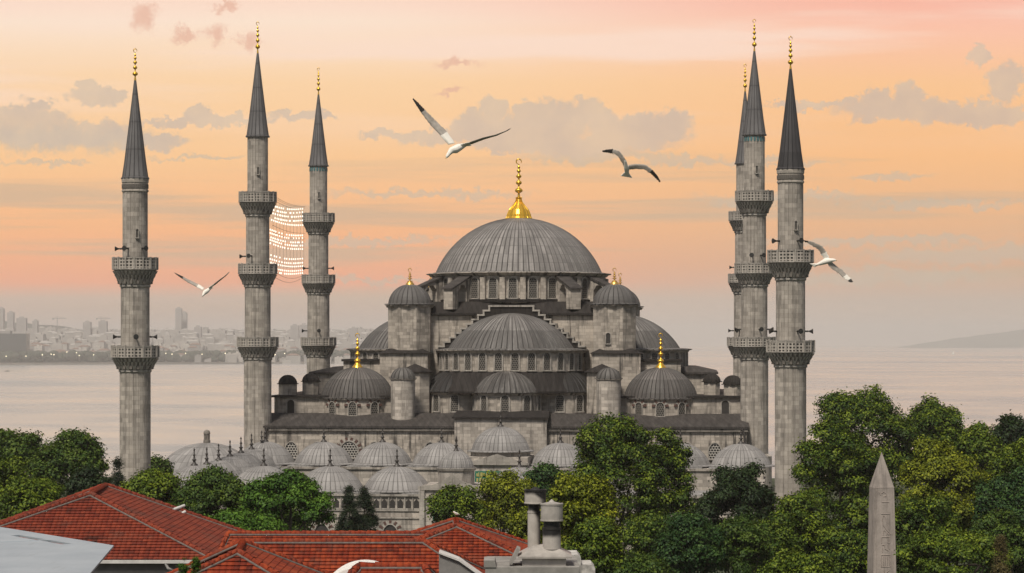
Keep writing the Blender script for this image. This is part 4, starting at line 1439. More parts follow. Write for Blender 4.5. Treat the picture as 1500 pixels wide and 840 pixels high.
def hip_house(name, label, x0, x1, y0, y1, ze, r0, r1, zr, tile, ground=-5.0, faces='flrb', gutter=True, wall_in=0.35):
    """hip roof on an eave rectangle; ridge from r0 to r1 (x, y)"""
    h = thing(name, label, 'house', ((x0 + x1) / 2, (y0 + y1) / 2, ground))
    ox, oy = (x0 + x1) / 2, (y0 + y1) / 2
    T = lambda x, y, z: (x - ox, y - oy, z - ground)
    A_, B_, C_, D_ = T(x0, y0, ze), T(x1, y0, ze), T(x1, y1, ze), T(x0, y1, ze)
    Q, S = T(r0[0], r0[1], zr), T(r1[0], r1[1], zr)
    mb = MB()
    if abs(r0[1] - r1[1]) > abs(r0[0] - r1[0]):       # ridge runs away from the viewer
        near, far = (Q, S) if r0[1] < r1[1] else (S, Q)
        for fc in ((A_, B_, near), (B_, C_, far, near), (C_, D_, far), (D_, A_, near, far)):
            tiled_face(mb, fc)
        hips = [[A_, near], [B_, near], [near, far], [C_, far], [D_, far]]
    else:
        left, right = (Q, S) if r0[0] < r1[0] else (S, Q)
        for fc in ((A_, B_, right, left), (B_, C_, right), (C_, D_, left, right), (D_, A_, left)):
            tiled_face(mb, fc)
        hips = [[A_, left], [B_, right], [left, right], [C_, right], [D_, left]]
    ro = mb.build('roof', tile, h)
    for hp in hips:
        ridge(ro, hp, tile)
    w = MB().box(x0 - ox + wall_in, x1 - ox - wall_in, y0 - oy + wall_in, y1 - oy - wall_in, 0, ze - ground - 0.06)
    w.build('wall', PLASTER, h)
    if gutter:
        gt_ = MB()
        gt_.box(x0 - ox - .06, x1 - ox + .06, y0 - oy - .16, y0 - oy - .02, ze - ground - .14, ze - ground - .01)
        gt_.box(x1 - ox + .02, x1 - ox + .16, y0 - oy, y1 - oy, ze - ground - .14, ze - ground - .01)
        go = gt_.build('gutter', GUTTER, h)
        gt2 = MB().path([(1.6 + (x1 - ox) - 3.6, y0 - oy - .1, ze - ground - .14), (1.7 + (x1 - ox) - 3.6, y0 - oy - .05, ze - ground - .35), (2.0 + (x1 - ox) - 3.6, y0 - oy + .2, ze - ground - .5), (2.0 + (x1 - ox) - 3.6, y0 - oy + .25, ze - ground - 3)], .06, 7)
        gt2.build('downpipe', GUTTER, go)
    return h


hip_house('house', 'biggest red tiled hip roof house at the left, behind the grey metal roof', -25.0, -12.2, 105, 118.4, 13.95, (-18.1, 110), (-18.5, 116.6), 16.3, TILE_A)
hip_house('house', 'long low red roof house whose ridge shows behind the long front ridge', -12.6, -1.0, 104.5, 112, 12.9, (-12.0, 108.2), (-2.6, 108.2), 14.73, TILE_B, gutter=False)
hip_house('house', 'long orange red roof in the foreground with a white arched canopy below', -12.5, -0.4, 95.0, 101.3, 13.55, (-10.6, 98.1), (-3.35, 98.1), 15.19, TILE_B, gutter=False)
hip_house('house', 'small steep red hip roof low in the foreground, below the biggest roof', -14.2, -4.3, 81, 91.8, 13.6, (-9.1, 85), (-9.35, 89), 15.9, TILE_B)
hip_house('house', 'red pyramid roof house with a gull perched on its peak', -6.6, 1.55, 102.2, 111.6, 13.75, (-2.27, 105.6), (-2.4, 109), 15.27, TILE_B)
hip_house('house', 'low red ridge at the bottom edge right of the arched canopy', -5.2, -1.9, 72.0, 76.4, 15.55, (-4.45, 74.2), (-2.55, 74.2), 16.36, TILE_B, gutter=False)

ng = MB()
for (pa, pb, D_) in (((254, 747), (268, 742), 117.2), ((259, 757), (269, 751), 117.0)):
    a_, b_ = P(*pa, D_), P(*pb, D_)
    ng.tube((a_.x + 18.6, a_.y - 111.7, a_.z + 5), (b_.x + 18.6, b_.y - 111.7 + .5, b_.z + 5), .075, None, 8)
ng.build('eave_gutter', GUTTER, bpy.data.objects['house'])

# arched white canopy in front of the long roof
cn = thing('arched_canopy', 'white ribbed arched canopy in front of the long orange roof', 'canopy', (-4.45, 75.5, 14.6))
mb = MB()
for i in range(18):
    z_ = i * 0.16
    mb.lathe([(1.35 + .022 * (i % 2), z_), (1.35 + .022 * (i % 2), z_ + .15), (1.27, z_ + .15), (1.27, z_)], 28, R(0), R(180), smooth=False)
# the lathe stands on end: lay it down so that the barrel runs away from the viewer
o = mb.build('canopy_skin', white, cn)
o.rotation_euler = (R(90), 0, 0)
o.location = (0, 2.4, 0.33)
bx = MB().box(-1.45, 1.45, -.4, 2.4, -4, 0.33)
bx.build('canopy_base', PLASTER, cn)

# grey parapet dormer with sloping white coping
dm = thing('parapet_wall', 'grey parapet wall with sloping white coping beside the long red roof', 'wall', (-1.85, 88.0, -5))
pz = lambda px, py: (P(px, py, 88).x + 1.85, P(px, py, 88).z + 5)
MB().prism([pz(643, 880), pz(705, 880), pz(705, 846), pz(672, 823), pz(643, 812)], 0, .9, 'y').build('wall', PLASTER, dm)
cpz = MB()
for (a, b) in (((643, 811), (672, 822)), ((672, 822), (706, 846))):
    a, b = pz(*a), pz(*b)
    cpz.hexa([(a[0], -.1, a[1]), (b[0], -.1, b[1]), (b[0], 1.0, b[1]), (a[0], 1.0, a[1]), (a[0], -.1, a[1] + .06), (b[0], -.1, b[1] + .06), (b[0], 1.0, b[1] + .06), (a[0], 1.0, a[1] + .06)])
cpz.build('coping', GUTTER, dm)

# flat pale metal roof at the lower left, with two slots cut through it
mr = thing('metal_roof_shed', 'flat pale grey metal roof at the lower left corner with two slots', 'shed', (-15, 66, -5))


def metal():
    m, k = newmat('painted_sheet_metal')
    tc = k.n('ShaderNodeTexCoord')
    s = k.n('ShaderNodeSeparateXYZ', None, i0=tc.outputs['Object'])
    nz = k.noise(tc.outputs['Object'], 0.5, 6.0, 0.65)
    n2 = k.noise(k.vec(k.m('MULTIPLY', s.outputs[0], 6.0), k.m('MULTIPLY', s.outputs[1], 0.5), 0.0), 1.0, 4.0, 0.6)
    c = k.mix(k.smooth(nz, 0.3, 0.7), (0.275, 0.312, 0.345, 1), (0.335, 0.370, 0.400, 1))
    c = k.mix(k.m('MULTIPLY', k.smooth(n2, 0.55, 0.75), 0.3), c, (0.19, 0.20, 0.205, 1))
    finish(k, c, 0.6, nz, 0.1, 0.05, Specular_IOR_Level=0.3)
    return m


METAL = metal()
zt = 17.2
corner = [(-17.4, 81.5), (-11.2, 72.0), (-10.15, 60.0), (-19.0, 60.0)]
# plate split round two slots that lie along its far edge
e0, e1 = Vector((-17.4, 81.5)), Vector((-11.2, 72.0))
ed = (e1 - e0).normalized()
nn = Vector((ed.y, -ed.x))
if nn.y > 0:
    nn = -nn
L_ = (e1 - e0).length
w2 = lambda t, d: tuple(e0 + ed * t + nn * d)
slots = [(L_ - 5.0, L_ - 3.0), (L_ - 2.8, L_ - 1.15)]
d0, d1 = 0.75, 1.05
E = 1.867
strips = [[w2(0, 0), w2(L_, 0), w2(L_ + d0 * E, d0), w2(0, d0)], [w2(0, d0), w2(slots[0][0], d0), w2(slots[0][0], d1), w2(0, d1)], [w2(slots[0][1], d0), w2(slots[1][0], d0), w2(slots[1][0], d1), w2(slots[0][1], d1)], [w2(slots[1][1], d0), w2(L_ + d0 * E, d0), w2(L_ + d1 * E, d1), w2(slots[1][1], d1)]]
mb = MB()
for st in strips:
    mb.prism([(a + 15, b - 66) for a, b in st], zt + 5 - .05, zt + 5, 'z')
far = [w2(0, d1), w2(L_ + d1 * E, d1), (-10.15, 60.0), (-24.0, 58.0), w2(-4, d1)]
mb.prism([(a + 15, b - 66) for a, b in far], zt + 5 - .05, zt + 5, 'z')
ro = mb.build('roof', METAL, mr)
sm_ = MB()
for t, dd_ in ((2.2, 5.8), (5.4, 8.0), (8.6, 10.2)):
    a, b = Vector(w2(t, d1 + .05)), Vector(w2(t, dd_))
    sm_.tube((a.x + 15, a.y - 66, zt + 5.0), (b.x + 15, b.y - 66, zt + 5.0), .02, None, 5)
sm_.build('seam', METAL, ro)
MB().box(-9, 2.6, -5.6, 1.0, 0, zt + 2.4).build('wall', PLASTER, mr)

# chimney with two sooty flues on its masonry base
CHD = 55.0
ch = thing('chimney', 'grey rooftop chimney with two sooty round metal flues and hooded base', 'chimney', (P(797, 0, CHD).x, CHD, 0))
cxx = P(797, 0, CHD).x


def cq(px, py):
    p = P(px, py, CHD)
    return p.x - cxx, p.z


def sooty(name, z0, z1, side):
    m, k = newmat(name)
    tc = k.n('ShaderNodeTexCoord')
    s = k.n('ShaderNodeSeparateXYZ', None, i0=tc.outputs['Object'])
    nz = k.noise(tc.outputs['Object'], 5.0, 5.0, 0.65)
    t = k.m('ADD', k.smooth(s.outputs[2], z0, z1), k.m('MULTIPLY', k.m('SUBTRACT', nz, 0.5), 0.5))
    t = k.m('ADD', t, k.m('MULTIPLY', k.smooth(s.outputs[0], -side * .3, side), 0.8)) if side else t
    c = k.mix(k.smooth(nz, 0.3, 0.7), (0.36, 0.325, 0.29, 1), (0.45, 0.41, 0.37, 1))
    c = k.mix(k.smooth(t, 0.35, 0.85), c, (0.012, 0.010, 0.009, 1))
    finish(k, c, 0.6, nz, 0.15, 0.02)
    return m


sheet = plain('galvanised_sheet', (0.34, 0.31, 0.28), 0.5, 0.2, 5)
CONC = plain('chimney_render', (0.24, 0.225, 0.205), 0.9, 0.3, 3)
x0, z0 = cq(711, 829)
x1, z1 = cq(848, 900)
MB().box(x0, x1, -.4, 2.4, z1 - 18, z0).build('base', CONC, ch)
hd = MB()
xa, za = cq(759, 817)
xb, zb = cq(838, 815)
xm0, zm = cq(783, 801)
xm1, _ = cq(812, 801)
hd.hexa([(xa, -.15, zb), (xb, -.15, zb), (xb, 1.05, zb), (xa, 1.05, zb), (xm0, .3, zm), (xm1, .3, zm), (xm1, .7, zm), (xm0, .7, zm)])
hd.box(xa, xb, -.15, 1.05, zb - .04, zb - .001)
xa, za = cq(765, 816)
xb, zb2 = cq(829, 829)
hd.box(xa, xb, -.05, .95, zb2, zb - .041)
hd.build('hood', sheet, ch)


def flue(px, ytop, ybot, r, cpx, c0, c1, cr, yoff, cap_cone):
    x, zt_ = cq(px, ytop)
    _, zb_ = cq(px, ybot)
    xc, za_ = cq(cpx, c0)
    _, zb3 = cq(cpx, c1)
    f1 = MB().lathe([(r, zb_), (r, zt_ - .12), (r * 1.06, zt_ - .11), (r * 1.06, zt_ - .07), (r * .92, zt_ - .06), (r * .92, zb3 + .05)], 24, smooth=False)
    fo = f1.build('flue', sooty('flue_metal', zb_ + (zt_ - zb_) * (.62 if not cap_cone else .20), zb_ + (zt_ - zb_) * (1.2 if not cap_cone else .78), r * 1.3 if not cap_cone else 0.0), ch, (x, yoff, 0))
    c1_ = MB().lathe([(cr - .015, zb3 + .02), (cr, zb3), (cr + .012, zb3 + .01), (cr + .012, zb3 + .03), (cr, zb3 + .035), (cr, za_ - .05), (cr + .012, za_ - .045), (cr + .012, za_ - .01), (cr - .02, za_)], 28, smooth=False)
    if cap_cone:
        c1_.lathe([(cr * .9, za_ - .012), (cr * .28, za_ + .02), (0.01, za_ + .075)], 20, smooth=False)
    else:
        c1_.lathe([(cr * .75, za_ - .10), (cr * .45, za_ + .0), (0.01, za_ + .05)], 20, smooth=False)
    co = c1_.build('flue_cap', sheet if cap_cone else sooty('cap_metal', za_ - .25, za_ + .02, cr), fo, (xc - x, 0, 0))
    return fo


flue(782.5, 747, 806, .137, 784.5, 719, 741, .232, .62, False)
flue(808.5, 770, 806, .196, 808.5, 738, 765, .238, .28, True)
xa, za = cq(746, 826)
sl = MB().hexa([(xa, -.1, za), (xa + .06, -.1, za - .02), (xa + .06, .6, za - .02), (xa, .6, za), (xa + .17, -.1, za + .34), (xa + .24, -.1, za + .31), (xa + .24, .6, za + .31), (xa + .17, .6, za + .34)])
sl.build('slab', CONC, ch)
xa, za = cq(709, 819)
xb, zb = cq(727, 829)
MB().hexa([(xa, -.42, zb), (xb, -.42, zb), (xb, .6, zb), (xa, .6, zb), (xa, -.42, za), (xb - .03, -.42, za), (xb - .03, .6, za), (xa, .6, za)]).build('corner_block', CONC, ch)
stp = thing('stepped_parapet', 'weathered white stepped stone parapet right of the chimney', 'parapet', (P(862, 0, 57).x, 57.5, 0))
sp = MB()
for (pa, pb, pt) in ((826, 852, 816), (852, 873, 831)):
    a, b = P(pa, pt, 57), P(pb, pt, 57)
    o_ = P(862, 0, 57).x
    sp.prism([(a.x - o_, a.z - 17), (b.x - o_, a.z - 17), (b.x - o_, a.z - .08), (b.x - o_ - .07, a.z), (a.x - o_, a.z)], 0 if pa == 826 else .01, 1.3, 'y')
sp.build('stone', plain('weathered_white_stone', (0.42, 0.40, 0.37), 0.9, 0.45, 5), stp)

# ------------------------------------------------------------------ obelisk
OD = 170.0
ob = thing('obelisk', 'pale pink granite obelisk with carved hieroglyphs at the lower right', 'obelisk', at(1291.5, OD, -5), 0.13)
zo = lambda py: P(0, py, OD).z + 5
hw0, hw1 = .665, .97
zs, ztp = zo(714), zo(662)
sq = lambda h, z: [(-h, -h, z), (h, -h, z), (h, h, z), (-h, h, z)]
GR = stone('pink_granite', (0.46, 0.395, 0.35), streak=0.35, bw=30, bh=30, contrast=0.05, seed=21)
GRD = plain('carved_granite_shadow', (0.30, 0.25, 0.222), 0.9, 0.2)
mb = MB()
mb.add(sq(hw1, 2.6) + sq(hw0, zs) + [(0, 0, ztp)], [[0, 1, 5, 4], [1, 2, 6, 5], [2, 3, 7, 6], [3, 0, 4, 7], [4, 5, 8], [5, 6, 8], [6, 7, 8], [7, 4, 8], [3, 2, 1, 0]])
so = mb.build('shaft', GR, ob)
MB().box(-1.6, 1.6, -1.6, 1.6, 0, 2.2).box(-1.25, 1.25, -1.25, 1.25, 2.2, 2.6).build('pedestal', GR, ob)
gl = MB()


def hy(z):          # front plane of the tapering shaft
    return -(hw1 + (hw0 - hw1) * (z - 2.6) / (zs - 2.6))


def stroke(pts, w=.045):
    for (xa, za), (xb, zb) in zip(pts[:-1], pts[1:]):
        gl.tube((xa, hy(za) - .002, za), (xb, hy(zb) - .002, zb), w * .6, None, 6)


s_ = 0.0453
def gpt(px, py):
    return ((px - 1292.5) * s_, zo(py))
for pts in (
        [(1288, 722), (1291, 720), (1295, 722), (1295, 726), (1291, 727)], [(1284, 720), (1287, 725)], [(1288, 735), (1299, 735)],
        [(1287, 752), (1300, 752)], [(1291, 754), (1289, 760), (1290, 768), (1295, 775), (1302, 782), (1298, 782), (1292, 776)], [(1291, 776), (1290, 783)], [(1295, 778), (1295, 783)], [(1291, 754), (1293, 757), (1296, 766), (1300, 776)],
        [(1288, 786), (1300, 786), (1300, 795), (1297, 795), (1297, 789)], [(1288, 786), (1288, 795)], [(1288, 798), (1292, 797), (1293, 803), (1298, 806)], [(1297, 797), (1300, 804)], [(1289, 801), (1289, 808)],
        [(1287, 812), (1301, 812), (1301, 829), (1287, 829), (1287, 812)], [(1290, 814), (1290, 827)], [(1293, 814), (1293, 827)], [(1296, 814), (1296, 827)], [(1299, 814), (1299, 827)],
        [(1291, 834), (1291, 846)], [(1299, 834), (1292, 840), (1300, 848)]):
    stroke([gpt(*q) for q in pts])
for x in (-.54, .54):
    stroke([(x, zs - .15), (x * 1.15, 8.0)], .02)
stroke([(-hw0, zs), (hw0, zs)], .02)
gl.build('hieroglyphs', GRD, ob)

# ------------------------------------------------------------------ gulls
G_WHITE = plain('white_plumage', (0.80, 0.75, 0.67), 0.8, 0.08, 20)
G_GREY = plain('grey_wing_plumage', (0.36, 0.32, 0.28), 0.8, 0.25, 25)
G_BLACK = plain('black_wing_tip', (0.025, 0.022, 0.020), 0.7)
G_BEAK = plain('yellow_beak', (0.60, 0.36, 0.06), 0.5)
G_MATS = [G_WHITE, G_GREY, G_BLACK, G_BEAK]


def loft(mb, rings, mats):
    """rings of equal length points joined to one closed skin; one material per span"""
    n = len(rings[0])
    vs = [p for r in rings for p in r]
    for j in range(len(rings) - 1):
        mb.add(vs[j * n:(j + 2) * n], [[i, (i + 1) % n, n + (i + 1) % n, n + i] for i in range(n)], smooth=True, mat=mats[j])
    mb.add(rings[0], [list(range(n))[::-1]], mat=mats[0])
    mb.add(rings[-1], [list(range(n))], mat=mats[-1])


def gull(label, c, D, body, wings, tail=None, voxel=0.011, base=None):
    """c: photo pixel of the breast; body: (dx, dy, depth, radius) in pixels from c, beak first; wings: lists of (dx, dy, depth, chord dx, dy, depth, thickness)"""
    s = D / FPX
    q = lambda x, y, d: Vector((x * s, d * s, -y * s))
    mb = MB()
    rings = []
    for i, (x, y, d, r) in enumerate(body):
        p = q(x, y, d)
        a = q(*body[max(0, i - 1)][:3])
        b = q(*body[min(len(body) - 1, i + 1)][:3])
        t = (b - a).normalized()
        u = t.cross(Vector((0.1, 1, 0.05))).normalized()
        w = t.cross(u)
        rings.append([p + (u * math.cos(2 * PI * k / 10) + w * math.sin(2 * PI * k / 10)) * (r * s) for k in range(10)])
    loft(mb, rings, [3] + [0] * (len(rings) - 3) + [0])
    for wg, mats in wings:
        rings = []
        for (x, y, d, cx, cy, cd, th) in wg:
            p, cv = q(x, y, d), q(cx, cy, cd)
            nxt = q(*wg[-1][:3]) - q(*wg[0][:3])
            nrm = cv.cross(nxt).normalized() * (th * s)
            rings.append([p - cv * .5, p - cv * .28 + nrm, p + cv * .1 + nrm * .7, p + cv * .5, p + cv * .1 - nrm * .5, p - cv * .28 - nrm * .6])
        loft(mb, rings, mats)
    if tail:
        a, b, cc, th = tail
        a, b, cc = q(*a), q(*b), q(*cc)
        nrm = (b - a).cross(cc - a).normalized() * (th * s)
        mb.add([a - nrm, b - nrm, cc - nrm, a + nrm, b + nrm, cc + nrm], [[0, 2, 1], [3, 4, 5], [0, 1, 4, 3], [1, 2, 5, 4], [2, 0, 3, 5]], mat=0)
    src = mb.mesh('gull_source')
    for m in G_MATS:
        src.materials.append(m)
    kd = KDTree(len(src.polygons))
    for p in src.polygons:
        kd.insert(p.center, p.index)
    # more samples so that long spans are found correctly
    pts = []
    for p in src.polygons:
        vs = [src.vertices[i].co for i in p.vertices]
        for a in range(len(vs)):
            for f in (0.25, 0.6, 0.9):
                pts.append((p.center.lerp(vs[a], f), p.material_index))
                pts.append((p.center.lerp((vs[a] + vs[a - 1]) / 2, f), p.material_index))
    kd = KDTree(len(pts))
    for i, (co, mi) in enumerate(pts):
        kd.insert(co, i)
    kd.balance()
    tmp = bpy.data.objects.new('gull_source', src)
    COL.objects.link(tmp)
    md = tmp.modifiers.new('skin', 'REMESH')
    md.mode = 'VOXEL'
    md.voxel_size = voxel
    sm = tmp.modifiers.new('smooth', 'SMOOTH')
    sm.factor = 0.5
    sm.iterations = 2
    dg = bpy.context.evaluated_depsgraph_get()
    me = bpy.data.meshes.new_from_object(tmp.evaluated_get(dg))
    bpy.data.objects.remove(tmp)
    me.name = 'gull'
    me.materials.clear()
    for m in G_MATS:
        me.materials.append(m)
    for p in me.polygons:
        p.material_index = pts[kd.find(p.center)[1]][1]
        p.use_smooth = True
    o = link('gull', me, None, P(c[0], c[1], D) if base is None else base)
    return tag(o, label, 'gull', 'gulls over the mosque')


W5 = [0, 1, 1, 2]
gull('large gull with raised wings banking left of the great dome', (667, 217), 31,
     [(-15.5, 17, -8, .3), (-13.2, 15, -6.5, 1.0), (-12, 13, -6, 2.4), (-9.5, 9, -4, 3.2), (-6, 4, -1, 4.8), (0, 2, 2, 6.3), (6, -1.5, 6, 5.5), (12, -4, 9, 3.6), (17, -6, 12, 2.0), (22, -7, 15, .6)],
     [([(-5, -6, 2, 11, -3, 5, 2.6), (-17, -21, 3, 10.5, -7, 6, 1.7), (-32, -37, 3, 10, -8, 5, 1.4), (-47, -54, 0, 7.5, -5.5, 4, 1.2), (-56, -65, -3, 5.0, -3.5, 3, 1.0), (-62, -72, -6, 2.2, -2.2, 1, .8)], [0, 1, 1, 2, 2]),
      ([(9, -4, 6, 3, 3, 11, 2.0), (22, -7, 4, 3.5, 3, 14, 1.4), (42, -14, 2, 2.5, 2.5, 14, 1.2), (60, -18.5, -1, 1.5, 1.8, 11, 1.0), (76, -25, -5, .8, 1.0, 6, .85), (81, -28, -7, .5, .5, 3, .8)], [0, 1, 1, 1, 2])],
     ((8, -2, 7), (24, -4.5, 18), (18, -10, 18), .8), voxel=0.0065)
gull('gull gliding with drooped wings right of the gilded finial', (918, 246), 42,
     [(-3.2, -13, -12, .3), (-3, -11.5, -10, .9), (-2.4, -9, -8, 1.9), (-1.6, -5, -5, 2.5), (-.6, 0, -1, 3.6), (.4, 4, 3, 3.6), (1, 8, 6, 2.6), (1.5, 11, 8, 1.4)],
     [([(-2, -3.5, -1, -5, 6, 5, 1.3), (-7, -12.5, -4, -7, 5.5, 4, 1.0), (-13, -20.5, -5, -5, 8, 3, .9), (-21, -23.5, -4, -1.5, 8.5, 2, .8), (-29, -24, -2, -.6, 6.5, 2, .7), (-36, -23.8, 0, .6, 3.2, 1, .65)], [1, 1, 1, 2, 2]),
      ([(3, -.5, 0, 0, 8.5, 4, 1.3), (14, -1.5, -3, 0, 9, 4, 1.0), (26, -.5, -5, -3, 8.5, 3, .9), (35, 5.5, -4, -5.5, 6, 2, .8), (43, 13.5, -2, -5, 4.5, 2, .7), (49, 21, 0, -2.5, 1.8, 1, .65)], [1, 1, 1, 2, 2])],
     ((.5, 3, 2), (-9, 11.5, 9), (9, 14.5, 9), .65), voxel=0.0075)
gull('gull flying beside the balcony of the rightmost minaret', (1211, 381), 45,
     [(15.5, 1, -3, .3), (13.5, .7, -2.5, .9), (11, .2, -2, 2.0), (7.5, .5, -1, 2.8), (2, 1.5, 0, 4.2), (-4, 3, 1, 4.0), (-10, 5.5, 2, 2.8), (-16, 7.5, 3, 1.4)],
     [([(0, -2, 1, -9, 4.5, 4, 1.3), (-5, -10, 0, -9.5, 4.5, 3, 1.0), (-11, -18, -2, -8.5, 6, 2, .9), (-20, -22.5, -3, -5, 6.5, 2, .8), (-28, -26, -3, -2.8, 4.5, 2, .7), (-34, -28, -2, -1.2, 2, 1, .65)], [0, 1, 1, 1, 2]),
      ([(4, 5, 1, -7, 6.5, -4, 1.3), (12, 12, 3, -7, 7, -4, 1.0), (19.5, 17, 4, -7, 7.5, -3, .9), (26.5, 23.5, 4, -7.5, 6, -2, .8), (33, 29, 3, -7.5, 4, -2, .7), (37, 33, 2, -6, 1.5, -1, .65)], [1, 1, 1, 0, 2])],
     ((-8, 5, 2), (-25, 5, 5), (-17, 11, 5), .65), voxel=0.008)
gull('small gull with raised wings in front of the hazy city', (300, 427), 46,
     [(-3.5, 9, -5, .3), (-3, 7.8, -4.5, .8), (-2.2, 6, -4, 1.8), (-1.2, 3.5, -2, 2.5), (1, 1, 0, 3.6), (3.5, -1, 3, 3.3), (7, -4, 5, 2.0), (10, -5.5, 7, .7)],
     [([(-2, -3, 1, 3, -4.5, 4, 1.3), (-11, -8.5, 2, 3.2, -5.6, 4, 1.0), (-22, -14, 2, 3.2, -5.4, 4, .9), (-32, -20, 0, 2.6, -4, 3, .8), (-39, -24, -2, 1.8, -2.4, 2, .7), (-44, -27.2, -4, .9, -1, 1, .65)], [0, 1, 1, 2, 2]),
      ([(6, -5, 3, 1.5, 1.5, 7, 1.1), (14, -10, 2, 1.6, 1.6, 9, .9), (23, -17, 0, 1.3, 1.3, 9, .8), (31, -23, -1, 1, .8, 7, .7), (36.5, -28.5, -3, .6, .6, 3, .65)], [0, 1, 1, 1])],
     ((4, -2, 3), (12, -5, 8), (8, -8, 8), .65), voxel=0.008)
pk = gull('tiny white gull perched on the peak of the red roof', (668, 757), 105.6,
          [(-5.2, -1.8, -.5, .15), (-4.2, -2.2, -.4, .45), (-3.2, -2.6, -.2, 1.25), (-2, -1.6, 0, 1.5), (0, .2, 0, 2.1), (2, .6, 0, 1.9), (4, 1.2, 0, 1.0), (6, 1.7, 0, .3)],
          [([(-1.5, -.6, -1.7, 1.2, 2.6, .1, .3), (1.5, .1, -1.9, 1, 2.4, .1, .3), (5.5, 1.2, -.8, .5, .9, .1, .25)], [1, 1]), ([(-1.5, -.6, 1.7, 1.2, 2.6, -.1, .3), (1.5, .1, 1.9, 1, 2.4, -.1, .3), (5.5, 1.2, .8, .5, .9, -.1, .25)], [1, 1]),
           ([(-.4, 2, .8, .45, 0, .1, .2), (-.4, 4.6, .8, .45, 0, .1, .2)], [3]), ([(-.2, 2, -.8, .45, 0, .1, .2), (-.2, 4.6, -.8, .45, 0, .1, .2)], [3])], voxel=0.0085, base=Vector((-2.38, 108.7, 15.27 + .32)))

# ------------------------------------------------------------------ trees


def leaf_mat(name, a, b, c, t=0.16):
    m, k = newmat(name)
    tc = k.n('ShaderNodeTexCoord')
    n1 = k.noise(tc.outputs['Object'], 0.55, 3.0, 0.6)
    n2 = k.noise(tc.outputs['Object'], 4.0, 2.0, 0.6)
    at_ = k.n('ShaderNodeAttribute', {'attribute_name': 'tint'})
    f = k.m('ADD', k.m('MULTIPLY', at_.outputs['Fac'], 0.85), k.m('ADD', k.m('MULTIPLY', k.smooth(n1, 0.3, 0.7), 0.22), k.m('MULTIPLY', n2, 0.10)))
    col = k.ramp(f, [(0.15, a), (0.55, b), (0.95, c)])
    d = k.n('ShaderNodeBsdfPrincipled', None, Roughness=0.62)
    k.set(d, 'Base Color', col)
    k.set(d, 'Specular IOR Level', 0.25)
    tr = k.n('ShaderNodeBsdfTranslucent')
    k.set(tr, 'Color', k.mix(0.5, col, (0.10, 0.12, 0.01, 1)))
    mx = k.n('ShaderNodeMixShader', None, i0=t, i1=d.outputs[0], i2=tr.outputs[0])
    k.t.links.new(mx.outputs[0], k.n('ShaderNodeOutputMaterial').inputs['Surface'])
    return m


LEAF = {
    'dark': leaf_mat('plane_leaves', (0.007, 0.018, 0.003), (0.036, 0.074, 0.006), (0.185, 0.235, 0.015)),
    'deep': leaf_mat('deep_green_leaves', (0.005, 0.012, 0.005), (0.013, 0.028, 0.009), (0.038, 0.066, 0.016)),
    'mid': leaf_mat('mid_green_leaves', (0.010, 0.026, 0.004), (0.036, 0.074, 0.009), (0.110, 0.158, 0.018)),
    'fresh': leaf_mat('fresh_green_leaves', (0.014, 0.042, 0.004), (0.046, 0.110, 0.010), (0.115, 0.215, 0.022)),
    'yellow': leaf_mat('yellow_green_leaves', (0.026, 0.038, 0.003), (0.112, 0.138, 0.007), (0.290, 0.305, 0.015)),
    'olive': leaf_mat('olive_leaves', (0.013, 0.028, 0.003), (0.058, 0.100, 0.007), (0.195, 0.245, 0.015)),
    'teal': leaf_mat('bluish_green_leaves', (0.006, 0.022, 0.006), (0.022, 0.060, 0.014), (0.066, 0.125, 0.024)),
    'spruce': leaf_mat('dark_conifer_needles', (0.003, 0.008, 0.003), (0.009, 0.019, 0.007), (0.026, 0.042, 0.013)),
    'brown': leaf_mat('dry_conifer_needles', (0.045, 0.034, 0.012), (0.080, 0.062, 0.020), (0.12, 0.095, 0.03)),
}
BARK = plain('bark', (0.075, 0.060, 0.046), 0.95, 0.35, 3)


def leaves_mesh(name, pos, nrm, tint, size, rng, aspect=0.62):
    n = len(pos)
    r = rng.normal(size=(n, 3))
    t = np.cross(nrm, r)
    t /= np.linalg.norm(t, axis=1)[:, None] + 1e-9
    b = np.cross(nrm, t)
    sz = (size * rng.uniform(0.6, 1.25, n))[:, None]
    droop = nrm * sz * 0.18
    v = np.empty((n, 4, 3))
    v[:, 0] = pos - t * sz * .5
    v[:, 1] = pos - b * sz * .5 * aspect + droop
    v[:, 2] = pos + t * sz * .5 - droop
    v[:, 3] = pos + b * sz * .5 * aspect + droop
    me = bpy.data.meshes.new(name)
    me.vertices.add(n * 4)
    me.vertices.foreach_set('co', v.reshape(-1))
    me.loops.add(n * 4)
    me.loops.foreach_set('vertex_index', np.arange(n * 4, dtype=np.int32))
    me.polygons.add(n)
    me.polygons.foreach_set('loop_start', np.arange(0, n * 4, 4, dtype=np.int32))
    at_ = me.attributes.new('tint', 'FLOAT', 'FACE')
    at_.data.foreach_set('value', tint.astype(np.float32))
    me.update()
    return me


def rdir(rng, n):
    d = rng.normal(size=(n, 3))
    return d / np.linalg.norm(d, axis=1)[:, None]


